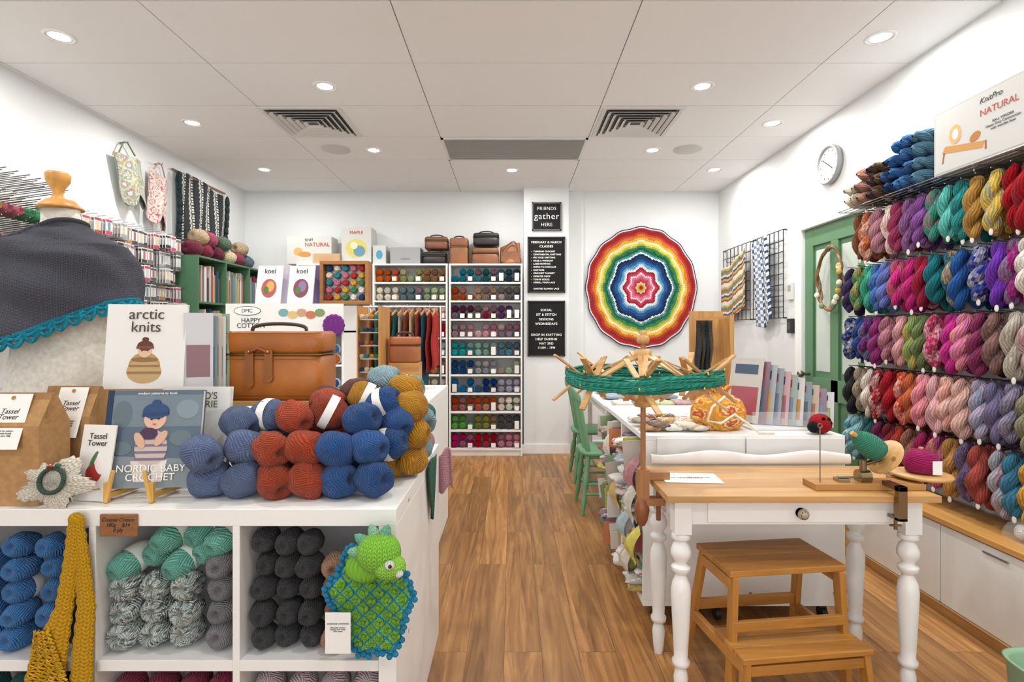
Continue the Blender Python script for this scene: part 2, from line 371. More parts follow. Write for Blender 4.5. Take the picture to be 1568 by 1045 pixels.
letterboard(.374,1.365,.41,.605,[(s,0,.2-i*.05,.034) for i,s in enumerate(['SOCIAL','SIT & STITCH','SESSIONS','WEDNESDAYS'])]+[(s,0,-.07-i*.047,.034) for i,s in enumerate(['DROP IN KNITTING','HELP DURING','MAY 3RD','11AM - 1PM'])])
# mandala
mb=MB()
rings=[(.03,'c83838'),(.06,'e0b040'),(.09,'f0dca0'),(.12,'b83048'),(.16,'c85070'),(.20,'d87890'),(.225,'eed8dc'),(.27,'c03c58'),(.31,'96283e'),(.335,'ece8e2'),(.36,'b8ccd8'),(.40,'5a94bc'),(.45,'2c5c94'),(.50,'1f3a68'),(.53,'1a2848'),(.555,'dce4e2'),(.59,'4a8a88'),(.635,'235c4a'),(.67,'3c7c4a'),(.70,'98ac4c'),(.735,'dcc858'),(.77,'ece0c0'),(.81,'deb048'),(.85,'cc7434'),(.89,'b84434'),(.945,'982c30'),(.965,'a83a3c'),(.98,'e4dcdc'),(1.01,'4a4468')]
RC=[(a,C(b)) for a,b in rings]
def mcol(u,v):
    th=u*2*pi; lob=.022*cos(8*th)*min(1,v*4)*(1 if v<.56 else max(.25,1-(v-.56)*4))+(.007*cos(16*th) if v>.6 else 0); q=v-lob*(1 if v<.9 else max(0,1-(v-.9)*12))
    for a,c in RC:
        if q<=a: return c
    return RC[-1][1]
def mf(u,v):
    th=u*2*pi; e=1+.010*cos(16*th)*v+.006*sin(5*th+1)*v
    return (1.449+.625*v*e*cos(th), YB-.024-.005*sin(v*40)-.012*(v*sin(9*th))**2, 1.823+.685*v*e*sin(th))
mb.grid(mf,160,60,'knit',mcol,ku=64,kv=44); mb.build('crochet_mandala',solid=.006)
# ---------------------------------------------------------------- bookcases
def bookcase(x0,x1,cols,top=2.06,rows=10):
    mb=MB(); y0,y1=5.8,6.11
    mb.box(x0,x0+.018,y0,y1,0,top); mb.box(x1-.018,x1,y0,y1,0,top); mb.box(x0,x1,y1-.01,y1,0,top); 
    hh=(top-.06-.018)/rows
    for i in range(rows+1): mb.box(x0+.018,x1-.018,y0+.002,y1-.01,.06+i*hh,.078+i*hh)
    mb.box(x0+.018,x1-.018,y0+.02,y0+.03,0,.06)
    mb.build('wool_bookcase'); 
    mb=MB(); w=(x1-x0-.036)
    for i in range(rows):
        cc=cols[rows-1-i] if rows-1-i<len(cols) else cols[-1]
        z=.079+i*hh; g=len(cc); r=.039; n=9
        for k in range(n):
            for lv in range(2):
                if lv==1 and R.random()<.12: continue
                c=sat(C(cc[int(k/n*g)]),1.2,1.08); c=jit(c,.25)
                if R.random()<.25: c=mixc(c,C(R.choice(['8a8a90','c8b8a8','404050','b05070','40808a'])),.35)
                mb.ball((x0+.018+w*(k+.5)/n,y0+.075+.02*R.random(),z+r+lv*.072),(R.uniform(-.15,.15),-1,R.uniform(-.1,.1)),r,.06,c,n=12,m=6,ku=8,st=3,mat='yarn')
            if k%3==2 or R.random()<.12:
                x=x0+.018+w*(k+.5)/n; mb.box(x-.024,x+.024,y0+.0,y0+.003,z+.012,z+.058+.04*(R.random()<.3),'paper',R.choice(['f0f0ee','e6e2dc','f4f4f4']))
    mb.build('stacked_wool_balls')
bookcase(-.675,.111,[['2a5a6a','204a50','1c2f3a'],['a05038','8a7060','55504e'],['4a2438','702838','503050'],['a08088','b88890','8a6070'],['3a8a8c','7a9a90','50687a'],['2a4468','888a90','90a088'],['3a6898','24386a','a8a4b4'],['9a4a3a','b06048','e0d8c8'],['5a8a4c','7a7a44','4a484a'],['a03060','a02830','c08894']])
bookcase(-1.49,-.69,[['b06040','8a8a50','7a5a40'],['d8d0c0','5a6a70','90a080'],['3f7a80','c0a098','e0c0b8'],['d0a050','4a5a7a','a04040'],['a05a70','608a8a','a0a0a0'],['30506a','a8b8c8','906a50'],['c88048','507050','c8c0b0'],['803048','405a8a','c0a0a0'],['508060','a09080','404858'],['a04844','b86a48','d8c8b0']])
bookcase(-2.305,-1.505,[['909aa8','b86a64','7a9a70'],['d8b0a0','60708a','b08850'],['50808a','a86078','c8c0a8'],['904030','40608a','b0a898']])
def vanity(cx,y,z,w,h,d,col,mat='leather'):
    mb=MB()
    def sh(z0,z1,g=0):
        def fn(u,v):
            a=u*2*pi; e=.28; px=abs(cos(a))**e*(1 if cos(a)>0 else -1); py=abs(sin(a))**e*(1 if sin(a)>0 else -1)
            q=[0,.93,1,1,1,.93,0][round(v*6)]; zz=[z0,z0,z0+.012,(z0+z1)/2,z1-.012,z1,z1][round(v*6)]
            return (cx+px*q*(w/2+g),y+py*q*(d/2+g),zz)
        mb.grid(fn,40,6,mat,col)
    sh(z,z+h*.66); sh(z+h*.67,z+h)
    mb.box(cx-w/2-.002,cx+w/2+.002,y-d/2-.003,y+d/2+.003,z+h*.655,z+h*.675,'metal','6a5a40')
    mb.tube([(cx+(w*.28)*cos(a),y-d*.12,z+h+.028*sin(a)**.6) for a in [pi*i/14 for i in range(15)]],.007,8,mat,'3a2a20')
    return mb
for n,cx,w,h,d,cl,z in(('leather_vanity_case',-.84,.25,.13,.2,'26211f',2.062),('leather_vanity_case',-.82,.25,.13,.2,'7a4a30',2.225),('leather_box_bag',-.575,.2,.28,.2,'96603c',2.062),('leather_travel_bag',-.29,.29,.17,.22,'8a5a3a',2.062),('leather_travel_bag',-.28,.28,.13,.22,'2a2626',2.265)):
    vanity(cx,5.94,z,w,h,d,cl).build(n)
mb=MB()
def fn(u,v):
    a=u*2*pi; k=1-v*.55; w=.12*(1-.12*v) 
    if v==0 or v==1: return (-.02,5.95,2.063+(.24 if v else 0))
    return (-.02+w*cos(a),5.95+.09*k*sin(a)*(1 if v>.02 else 0),2.063+.24*v**1.2+.03*v*cos(a))
mb.grid(fn,24,12,'leather','a06840'); mb.tube([(-.02+.08*cos(a),5.87,2.2+.03*sin(a*2)+.09*sin(a)) for a in [pi*i/12 for i in range(13)]],.006,6,'leather','6a4028')
mb.box(-.12,.08,5.875,5.885,2.09,2.2,'leather','8a5838')
mb.build('leather_slouch_bag')
def carton(name,x0,x1,y0,y1,z0,z1,pics,txt,col='cfcfcb'):
    mb=MB(); mb.box(x0,x1,y0,y1,z0,z1,'paper',col)
    w=x1-x0;h=z1-z0
    for p in pics: mb.disc(x0+p[0]*w,z0+p[1]*h,p[2]*w,p[3]*h,y0-.001-p[5] if len(p)>5 else y0-.001,y0,'paper',p[4])
    o=mb.build(name,.002)
    for t in txt: text(o,t[0],T_((x0+t[1]*w,y0-.003,z0+t[2]*h)),t[3],t[4])
carton('ball_winder_carton',-2.43,-1.95,5.86,6.08,2.062,2.36,[(.25,.45,.1,.15,'d8a868'),(.4,.35,.14,.1,'c89050',.001)],[('NATURAL',.68,.7,.06,'b84038'),('KNIT',.5,.87,.04,'333333')])
carton('shallow_carton',-2.13,-1.85,5.82,5.855,2.062,2.17,[(.5,.5,.3,.2,'c8a078')],[],'c8a880')
carton('craft_kit_carton',-1.84,-1.52,5.86,6.08,2.062,2.46,[(.5,.42,.36,.25,'d8ca70'),(.6,.35,.2,.15,'6a98ac',.001),(.42,.5,.12,.1,'e4e0c0',.0015)],[('MAPLE',.5,.85,.05,'b84038')])
carton('small_carton',-1.50,-1.36,5.85,6.05,2.062,2.26,[(.5,.5,.25,.25,'50a0c0')],[])
carton('grey_storage_box',-1.31,-.99,5.84,6.07,2.062,2.24,[(.5,.3,.18,.06,'888888')],[],'a4a6a8')
# ---------------------------------------------------------------- mid displays
mb=MB(); x0,x1,y0,y1,zt=-1.9,-.46,2.75,3.9,.95
mb.box(x0,x1,y0,y1,zt-.03,zt); mb.box(x0,x1,y0,y1,0,.06); mb.box(x1-.02,x1,y0,y1,.06,zt-.03); mb.box(x0,x0+.02,y0,y1,.06,zt-.03); mb.box(x0+.02,x1-.02,y0+.3,y0+.32,.06,zt-.03)
mb.box(x0+.02,x1-.02,y0,y0+.3,.5,.52); mb.build('display_cabinet',.002)
mb=MB(); x0,x1,y0,y1,z0,z1=-1.58,-.93,3.0,3.25,.952,1.49
mb.box(x0,x1,y1-.01,y1,z0,z1,'paint','f4f4f2')
for i in range(4): 
    x=x0+(x1-x0-.012)*i/3; mb.box(x,x+.012,y0,y1-.01,z0,z1-.15,'paint','f4f4f2')
for i in range(3): mb.box(x0+.012,x1-.012,y0,y1-.01,z0+.19*i,z0+.19*i+.01,'paint','f4f4f2')
mb.box(x0,x1,y0-.006,y0,z1-.16,z1,'paper','f0f0ee'); mb.box(x0,x1,y0,y1-.01,z1-.16,z1-.15)
mb.disc(x0+.12,z1-.04,.075,.026,y0-.008,y0-.006,'paper','2a2a2a'); mb.disc(x0+.12,z1-.04,.072,.023,y0-.009,y0-.008,'paper','f6f6f4')
for i in range(5): mb.disc(x0+.32+i*.05,z1-.05-.012*(i%2),.028,.022,y0-.008-.0003*i,y0-.006,'paper',['7aa8b0','d8c080','c8a080','c87858','809a68'][i])
for i in range(14):
    a=i*2*pi/14; mb.ell((x1-.05+.045*cos(a),y0-.016,z1-.12+.045*sin(a)),(.018,.008,.018),'knit','7a3a88',8,6)
mb.ell((x1-.05,y0-.016,z1-.12),(.045,.01,.045),'knit','7a3a88',14,8,ku=10)
o=mb.build('cotton_display_shelf'); text(o,'DMC',T_((x0+.12,y0-.0095,z1-.04)),.028,'222222'); text(o,'HAPPY\nCOTTON',T_((x0+.14,y0-.0075,z1-.108)),.036,'333333',sp=.8)
mb=MB()
cl=['3a78b0','f0f0f0','d86a30','d8bc50','50a0a4','c04a60','8060a0','2a5a90','d88a68']
for cx in range(3):
    for rw in range(2):
        for i in range(3):
            for lv in range(2):
                mb.ball((x0+.054+cx*.2127+i*.06-.005*lv,y0+.05,z0+.19*rw+.039+lv*.055),(0,-1,.05),.027,.05,jit(C(R.choice(cl))),True,12,6,ls=(-.1,.6),ku=8,st=3,mat='yarn')
mb.build('mini_cotton_balls')
def leaning_book(name,cx,y,z,w,h,t,cover,art,texts,yaw=0,tilt=-10,spine=None):
    M=T_((cx,y,z))@RZ(yaw)@RX(tilt)
    mb=MB(); mb.T=M
    mb.box(-w/2,w/2,0,.0015,0,h,'paper',cover); mb.box(-w/2,w/2,t-.0015,t,0,h,'paper',cover); mb.box(-w/2,-w/2+.0015,.0015,t-.0015,0,h,'paper',spine or cover)
    mb.box(-w/2+.002,w/2-.003,.0015,t-.0015,.003,h-.003,'paper','e0dcd2')
    k=0
    for a in art:
        k+=1; yy=-.0003*k
        if a[0]=='e': mb.disc(a[1]*w,a[2]*h,a[3]*w,a[4]*h,yy-.0002,0,'paper',a[5],20,a[6] if len(a)>6 else 0)
        else: mb.poly([(p[0]*w,p[1]*h) for p in a[1]],yy-.0002,0,'paper',a[2])
    o=mb.build(name)
    for s,x,zz,sz,cc in texts: text(o,s,M@T_((x*w,-.0003*k-.0008,zz*h)),sz,cc,sp=.85)
    return o
for i,cx in enumerate((-1.37,-1.19)):
    leaning_book('knitting_magazine',cx,3.04,1.493,.15,.22,.006,'eceae8',[('e',0,.4,.3,.25,'b85a60' if i==0 else '8a4a58'),('e',.05,.45,.16,.14,'d8a860' if i==0 else '8a7aa0'),('e',-.1,.35,.1,.1,'50803c')],[('koel',0,.85,.04,'333333')],yaw=-6)
    leaning_book('knitting_magazine',cx+.07,3.10,1.493,.12,.225,.02,['c8c0d8','7a6a98'][i],[],[],yaw=35)
mb=MB(); x0,x1,z0,z1=-1.10,-.82,1.493,1.74; y=3.1
for a in((x0,x1,z0,z0+.02),(x0,x1,z1-.02,z1),(x0,x0+.02,z0+.02,z1-.02),(x1-.02,x1,z0+.02,z1-.02)): mb.box(a[0],a[1],y,y+.08,a[2],a[3],'woodX','a8703c')
mb.box(x0,x1,y+.07,y+.08,z0,z1,'paper','f0ece4')
for i in range(5):
    for j in range(5):
        mb.ball((x0+.045+i*.047,y+.04,z0+.04+j*.042),(0,-1,0),.02,.03,C(['b83a3a','f0f0ec','3a8aa0','d8ac40','284a78','d07890','4a8a5a','e8dcc8'][(i*3+j*5)%8]),n=10,m=5,ku=7,st=2,mat='yarn')
mb.build('wooden_yarn_sampler_frame',.001)
mb=MB()
for x in(-1.2,-.60):
    mb.cyl((x,4.55,0),(x,4.55,1.55),.011,mat='metal',col='d8d8d8'); mb.cyl((x,4.35,.02),(x,4.75,.02),.011,mat='metal',col='d8d8d8')
mb.cyl((-1.25,4.55,1.54),(-.56,4.55,1.54),.011,mat='metal',col='d8d8d8')
gc=['8a5030','3a5a4a','d8d0c0','a06a30','205a5a','b8b0a0','7a3a30','c8b088','8a3a30','2a5a68','982c28','b03430']
for i,g in enumerate(gc):
    x=-1.16+i*.047; mb.tube([(x,4.55,1.555),(x,4.545,1.56),(x,4.54,1.53),(x,4.55,1.51)],.002,5,'metal','c0c0c0')
    mb.beam((x,4.4,1.47),(x,4.55,1.51),.01,.014,'woodY','c89050'); mb.beam((x,4.7,1.47),(x,4.55,1.51),.01,.014,'woodY','c89050')
    ln=R.uniform(.42,.68)
    def fn(u,v,x=x,ln=ln):
        a=u*2*pi; w=.15+.03*v+.02*sin(v*5+i); k=.2 if v==0 else 1
        return (x+.02*cos(a)*k+.006*sin(v*9),4.55+w*sin(a),1.50-.03*abs(sin(a))-ln*v)
    mb.grid(fn,16,10,'knit',jit(C(g)),ku=20,kv=30)
mb.build('garment_rack')
mb=MB(); 
mb.box(-1.0,-.84,3.45,3.75,.952,.965,'woodX','c89050')
for k in range(6):
    z=.985+k*.085
    mb.box(-.98,-.86,3.5,3.7,z,z+.006,'paint','f0f0ee')
    for j in range(4): mb.ball((-.965+j*.032,3.49,z+.022),(0,-1,0),.015,.03,jit(C(R.choice(['b84a30','d8a040','f0e0c0','3a8a98','903a60','5a8a50','304a78'])),.2),n=8,m=5,ku=5,mat='yarn')
mb.box(-1.0,-.985,3.47,3.73,.965,1.5,'woodZ','c89050'); mb.box(-.855,-.84,3.47,3.73,.965,1.5,'woodZ','c89050')
mb.build('embroidery_thread_rack')
mb=MB()
for i in range(12):
    x=-.80+.1*(i%3); y=2.88+.14*(i//3); h=R.uniform(.04,.13)
    mb.obox(T_((x,y,.953+h/2))@RZ(R.uniform(-12,12)),.075,.09,h,'paper',R.choice(['e8e4dc','b86a58','c8a850','a8c8d0','d0a0a8','f4f4f4','7a9a80','d0a878']))
mb.build('boxed_notions',.001)
mb=vanity(-.72,3.66,1.13,.2,.17,.12,'b0683a'); mb.box(-.82,-.62,3.6,3.74,.952,1.128,'woodX','c89050'); mb.build('tan_craft_bag')
# ---------------------------------------------------------------- front counter
FYC=1.52; CT=.84; cxr=-.324; cxl=-2.35
mb=MB(); W_='e6e6e4'
mb.box(cxl,cxr,FYC,2.4,CT-.048,CT,'paint',W_); mb.box(cxr-.05,cxr,FYC,2.4,0,CT-.048,'paint',W_)
mb.box(cxl,cxr-.05,FYC+.42,FYC+.43,0,CT-.048,'paint',W_)
for x in(-.763-.02,-1.166-.02,-1.57-.02,-1.975-.02,cxl): mb.box(x,x+.02,FYC,FYC+.42,.03,CT-.048,'paint',W_)
for z in(.385,.0): 
    for a,b_ in((-.763,cxr-.05),(-1.166,-.783),(-1.57,-1.186),(-1.975,-1.59),(cxl+.02,-1.995)): mb.box(a,b_,FYC,FYC+.42,z,z+.03,'paint',W_)
mb.box(cxl,cxr-.05,2.38,2.4,0,CT-.048,'paint',W_)
for z in(.81,.40): mb.cyl((cxr-.001,1.7,z),(cxr+.001,1.7,z),.006,n=10,mat='metal',col='c0c0c0')
mb.build('shop_counter_shelf',.0015)
def stack(mb,x0,x1,z0,rows,r,col,label=0,y=FYC+.085,L=.058,jitter=.1,vcol=None,ls=(-.6,.2),n=26,m=16,lift=1.8,ku=30,st=11):
    nn=max(1,int((x1-x0+.004)/(2*r))); st_=(x1-x0)/nn
    for j in range(rows):
        for i in range(nn):
            x=x0+st_*(i+.5)+R.uniform(-.005,.005); c=jit(C(col),jitter)
            if vcol:
                pal=[C(q) for q in vcol]; sd=R.random()*9
                c=(lambda u,v,pal=pal,sd=sd: pal[int(abs(sin(int(u*n+v*5)*12.99+int(v*14+sd)*7.23+sd)*437.7))%len(pal)])
            mb.ball((x,y+R.uniform(-.02,.01),z0+r+j*r*lift),(R.uniform(-.16,.16),-1,R.uniform(-.02,.22)),r*R.uniform(.97,1.04),L,c,R.random()<label,n,m,ls=ls,ku=ku,st=st)
S=.416
mb=MB(); stack(mb,-1.485,-1.29,S,5,.036,'3f7ab8',ls=(-.75,.0),label=.5); stack(mb,-1.28,-1.2,S,3,.037,'1a4e50'); stack(mb,-1.28,-1.205,S+.205,2,.036,'3a70a8',label=.5,ls=(-.75,.0))
stack(mb,-1.567,-1.49,S,4,.038,'3f7ab8')
mb.build('blue_cotton_balls')
mb=MB(); stack(mb,-1.163,-.91,S,3,.0405,'b8b8b8',vcol=['cfd6d2','b4c0bc','8a9896','dde2de','9fb4ae','5c6466','c4ccc8'],lift=1.72,n=44,m=26); mb.build('speckled_yarn_balls')
mb=MB(); stack(mb,-.905,-.79,S,4,.038,'86868a',lift=1.8); mb.build('grey_yarn_balls')
mb=MB()
for i,(x,z) in enumerate(((-1.122,.662),(-1.04,.695),(-.965,.668),(-.895,.70),(-1.0,.742),(-.92,.748),(-.845,.735))):
    mb.ball((x+.002,FYC+.085+.03*(i%2),z-.002),(-.4,-1,-.35),.04,.075,jit(C('6fb8a6'),.06),True,26,14,ls=(-.92,.1),lcol='d4d9d3',ku=30,st=11) 
mb.build('mint_yarn_balls')
mb=MB(); stack(mb,-.757,-.552,S,5,.0345,'3c3d41',ls=(-.92,-.1),label=.25,lift=1.98)
mb.build('charcoal_yarn_balls')
mb=MB(); stack(mb,-.55,-.474,S,4,.0365,'ac8468',label=.4,ls=(-.9,-.05),lift=1.85); stack(mb,-.47,-.38,S,3,.04,'b08a70'); mb.build('tan_yarn_balls')
mb=MB()
for a,b_,c in((-1.565,-1.19,'1c5a58'),(-1.162,-.79,'8a3050'),(-.757,-.38,'c8b8c0')): stack(mb,a,b_,.032,4,.042,c,label=.6,ls=(-.9,-.2),n=14,m=8)
mb.build('lower_shelf_yarn_balls')
mb=MB()
bg='5a6a8e';og='a04026';bl='28508a';ye='b8821f';lb='8aa6b0';br_='6a4238';pk='b88a92';te='3a7470'
pile=[(-.915,1.64,.05,bg,0),(-.812,1.63,.05,bg,0),(-.918,1.60,.135,bg,0),(-.82,1.66,.142,bg,0),(-.865,1.72,.205,bg,0),(-.79,1.76,.225,bg,1),(-.87,1.78,.09,bg,0),
(-.715,1.63,.05,og,0),(-.615,1.63,.05,og,0),(-.73,1.64,.14,og,0),(-.632,1.65,.142,og,0),(-.69,1.71,.225,og,0),(-.60,1.76,.235,og,1),(-.62,1.82,.25,og,0),
(-.525,1.63,.048,bl,0),(-.42,1.63,.055,bl,0),(-.535,1.64,.14,bl,0),(-.44,1.65,.145,bl,0),(-.40,1.74,.135,bl,1),(-.475,1.7,.22,bl,0),(-.385,1.78,.20,bl,0),(-.43,1.80,.255,bl,1),
(-.50,1.84,.27,ye,1),(-.35,1.83,.24,ye,0),(-.345,1.84,.15,ye,0),(-.355,1.86,.06,ye,0),(-.38,1.9,.29,ye,0),(-.55,1.9,.28,br_,0),(-.64,1.88,.25,br_,0),(-.47,1.98,.32,lb,0),(-.395,2.04,.28,lb,1),(-.345,2.0,.17,lb,0),(-.36,2.0,.07,lb,0),(-.375,2.15,.06,pk,0),(-.37,2.16,.16,te,0),(-.42,2.14,.25,pk,0),
(-.55,2.0,.2,lb,0),(-.6,1.8,.05,og,0),(-.7,1.8,.07,og,0),(-.8,1.82,.09,bg,0),(-.5,1.8,.05,bl,0),(-.42,1.86,.05,ye,0),(-.5,1.95,.08,br_,0),(-.6,1.95,.08,br_,0),(-.46,1.9,.17,ye,0),(-.57,1.82,.15,og,0),(-.66,1.84,.16,og,0),(-.42,2.1,.1,lb,0),(-.5,2.1,.1,lb,0),(-.76,1.83,.17,bg,0)]
for (x,y,z,c,lb_) in pile:
    ax=(R.uniform(.6,1)*R.choice([1,1,-1]),R.uniform(-.45,.3) if lb_ else R.uniform(-.9,.1),R.uniform(-.45,.45))
    mb.ball((x+.005,y,CT+z+.002),ax,.052*R.uniform(.97,1.04),.067,jit(C(c),.14),bool(lb_),40,26,ls=(-.22,.2),ku=40,st=R.choice([16,20,-18]))
mb.build('wool_ball_pile')
# ---- dress form
mb=MB(); fx,fy=-1.68,2.02
pr=[(0,.93),(.165,.93),(.178,1.0),(.187,1.08),(.183,1.16),(.166,1.25),(.158,1.32),(.168,1.41),(.182,1.49),(.190,1.56),(.188,1.62),(.155,1.665),(.10,1.695),(.074,1.72),(.066,1.75),(.066,1.79),(.0,1.79)]
mb.lathe(pr,T_((fx,fy,0)),40,'fabric','d8d4ca',sy=.66)
mb.lathe([(.0,1.79),(.072,1.792),(.07,1.80),(.045,1.825),(0,1.825)],T_((fx,fy,0)),30,'woodX','c89048')
mb.lathe([(.03,1.82),(.02,1.835),(.016,1.85),(.022,1.87),(.037,1.895),(.04,1.92),(.036,1.928),(0,1.93)],T_((fx-.01,fy,0)),24,'woodZ','d09a4c')
mb.cyl((fx,fy,.845),(fx,fy,.95),.02,mat='woodZ',col='c89048'); mb.cyl((fx,fy,.842),(fx,fy,.86),.12,n=30,mat='woodX',col='c89048')
mb.build('dress_form')
mb=MB()
prf=[(.086,1.735),(.105,1.715),(.165,1.685),(.228,1.652),(.258,1.60),(.270,1.53),(.276,1.45),(.272,1.36)]
def bell(a,c,w):
    d=(a-radians(c)+pi)%(2*pi)-pi; return exp(-(d/w)**2)
def shp(u,v,g=0):
    a=u*2*pi; f=max(0,-sin(a)); sd=cos(a)
    w=bell(a,222,.62); v0=.50*w; vmax=1-.16*max(0,sd)**1.5
    vv=v0+(vmax-v0)*v
    t=vv*7; i=min(6,int(t)); q=t-i; r=prf[i][0]*(1-q)+prf[i+1][0]*q; z=prf[i][1]*(1-q)+prf[i+1][1]*q
    fold=1+.045*sin(a*4+vv*8+1)*vv*(1-.3*vv)+.028*sin(a*7-vv*11)*vv
    z-=.055*bell(a,240,.8)*vv*vv
    r+=.010*w*sin(min(1,v*5)*pi); z+=.008*bell(a,320,.7)*(1-min(1,vv*3))
    z+=.012*sin(a*3+vv*18)*(1-vv)*f*min(1,v*4)
    r+=.016*sin(vv*24-a*3.4)*f*min(1,vv*2)
    return (fx+r*fold*cos(a),fy+r*.72*fold*sin(a),z)
mb.grid(shp,150,90,'knit','4c4d57',ku=110,kv=56)
top=[shp(i/100,0) for i in range(100)]
mb.tube(top,.008,8,'knit','45464f',ku=3,shear=90,closed=True)
for k in range(2):
    pts=[]
    for i in range(300):
        u=i/300; p=Vector(shp(u,1)); sc=abs(sin(u*pi*40)); pts.append((p.x+.004*cos(u*6.28),p.y+.004*sin(u*6.28),p.z-.012-.028*sc*(1 if k else .35)-k*.006))
    mb.tube(pts,.0045,6,'yarn','1f7f96',ku=2,shear=60,closed=True)
def ef(u,v):
    p=shp(u,1); return (p[0],p[1],p[2]+.004-.018*v)
mb.grid(ef,120,2,'knit','1f7a90',ku=90,kv=3)
mb.build('knitted_shawl',solid=.006)
def kraft_bag(cx,y,w,d,h,lab):
    mb=MB(); mb.T=T_((cx,y,CT+.001))
    v=[(-w/2,-d/2,0),(w/2,-d/2,0),(w/2,d/2,0),(-w/2,d/2,0),(-w/2,-d/2,h*.72),(w/2,-d/2,h*.72),(w/2-.012,0,h*.72),(w/2,d/2,h*.72),(-w/2,d/2,h*.72),(-w/2+.012,0,h*.72),(-w/2,-.006,h),(w/2,-.006,h),(w/2,.006,h),(-w/2,.006,h)]
    mb.raw(v,[(0,1,5,4),(1,2,7,6,5),(2,3,8,7),(3,0,4,9,8),(4,5,11,10),(5,6,7,12,11),(7,8,13,12),(8,9,4,10,13),(10,11,12,13),(0,3,2,1)],'fabric','ac8456')
    mb.raw([(-w/2-.002,-.010,h+.003),(w/2+.002,-.010,h+.003),(w/2+.002,-.030,h-.07),(-w/2-.002,-.030,h-.07)],[(0,1,2,3)],'fabric','9c744a')
    M=mb.T@T_((.01,-d*.30-.010,h*.79))@RX(-20); s_=mb.T; mb.T=M; mb.box(-lab/2,lab/2,-.002,-.0005,-.09,.07,'paper','ecebe7'); mb.cyl((0,-.004,.058),(0,0,.058),.006,mat='metal',col='c0a060',n=10); mb.T=s_
    o=mb.build('kraft_paper_bag')
    text(o,'Tassel\nTower',M@T_((0,-.0025,.01)),.021,'333333',shear=.3,sp=.8)
    text(o,'craft kit for makers\nhand made locally\nmiddle yarn 100g',M@T_((0,-.0025,-.045)),.007,'555555')
kraft_bag(-1.455,1.60,.215,.11,.315,.105); kraft_bag(-1.40,1.745,.16,.1,.32,.09)
leaning_book('gift_card',-1.235,1.585,.842,.11,.22,.004,'e6e4e0',[('e',.0,.36,.24,.13,'a8302c'),('e',.12,.48,.12,.14,'f0e0e0',.4),('e',-.05,.54,.06,.12,'4a7a48',-.4),('e',0,.16,.3,.02,'c8a060')],[('Tassel\nTower',0,.80,.024,'333333')],yaw=-8,tilt=-10)
mb=MB(); mb.T=T_((-1.300,1.545,.905))@RX(-14)
def fn(u,v):
    a=u*2*pi; r=v*(.092+.02*cos(5*a+.5)+.006*sin(31*a)); b_=.016*(1-v*v)**.5 if v<1 else 0
    return (r*cos(a)*1.05,-b_-.004*v*sin(5*a),r*sin(a)*.72)
mb.grid(fn,80,14,'knit','cfc9ba',ku=30,kv=8)
def fn2(u,v):
    p=fn(u,v); return (p[0],-p[1]*.5+.002,p[2])
mb.grid(fn2,80,6,'knit','c8c2b2',ku=30,kv=8)
mb.tube([(.005+.034*cos(a),-.022,.008+.034*sin(a)) for a in [2*pi*i/30 for i in range(30)]],.006,8,'yarn','4a5f52',ku=3,shear=40,closed=True)
mb.ell((.0,-.03,.045),(.010,.006,.005),'yarn','983030',10,6); mb.ell((.022,-.03,.05),(.01,.005,.006),'yarn','4a6a58',10,6)
mb.build('crochet_star_ornament')
leaning_book('crochet_book',-1.085,1.615,.872,.275,.29,.022,'4a6078',
 [('p',[(-.5,0),(.5,0),(.5,1),(-.5,1)],'586a7a'),('p',[(-.5,.62),(.5,.62),(.5,.95),(-.5,.95)],'70808a'),('p',[(-.5,.0),(.5,.0),(.5,.28),(-.5,.33)],'808a90'),
  ('e',-.33,.75,.1,.14,'5f7078'),('e',.35,.8,.12,.1,'7f9098'),('e',.3,.5,.12,.08,'66767e'),('e',-.3,.4,.1,.07,'66767e'),
  ('p',[(-.5,0),(-.44,0),(-.44,1),(-.5,1)],'1f3352'),
  ('p',[(-.2,.27),(-.15,.06),(-.04,.06),(.01,.3)],'d4cec8'),('p',[(.01,.3),(.04,.06),(.14,.06),(.18,.28)],'dcd6d0'),
  ('e',0,.40,.17,.19,'c0b2ac'),('p',[(-.165,.44),(.165,.44),(.165,.415),(-.165,.415)],'7a6a80'),('p',[(-.165,.37),(.165,.37),(.165,.345),(-.165,.345)],'7a6a80'),('p',[(-.15,.51),(.15,.51),(.15,.485),(-.15,.485)],'7a6a80'),('p',[(-.16,.30),(.16,.30),(.16,.275),(-.16,.275)],'7a6a80'),
  ('e',.02,.70,.115,.11,'d8b09a'),('e',.02,.78,.135,.085,'2c4a72'),('p',[(-.115,.72),(.155,.74),(.155,.775),(-.115,.765)],'24406a'),('e',.02,.865,.045,.035,'2c4a72'),
  ('e',-.03,.55,.09,.06,'4a3050'),('e',-.12,.48,.045,.09,'d0a890',.5),('e',.10,.5,.045,.09,'d0a890',-.6),('e',-.015,.695,.012,.008,'3a2a28'),('e',.06,.70,.012,.008,'3a2a28'),('e',.02,.645,.018,.007,'b06060')],
 [('NORDIC BABY\nCROCHET',.03,.15,.030,'f0eee8'),('modern patterns to hook',.03,.965,.011,'f0f0f0')],yaw=5,tilt=-10,spine='1f3352')
mb=MB()
for x in(-1.175,-1.045):
    mb.beam((x,1.575,.842),(x,1.575,.90),.014,.012,'woodZ','c89848'); mb.beam((x,1.57,.862),(x,1.70,.852),.016,.014,'woodY','c89848',up=(0,0,1)); mb.beam((x,1.665,.855),(x,1.72,1.03),.014,.012,'woodZ','c89848')
    mb.beam((x,1.571,.842),(x+(.02 if x<-1.1 else -.02),1.571,.935),.01,.008,'woodZ','d8a858')
mb.beam((-1.175,1.71,.99),(-1.045,1.71,.99),.014,.012,'woodX','c89848'); mb.build('tabletop_easel',.001)
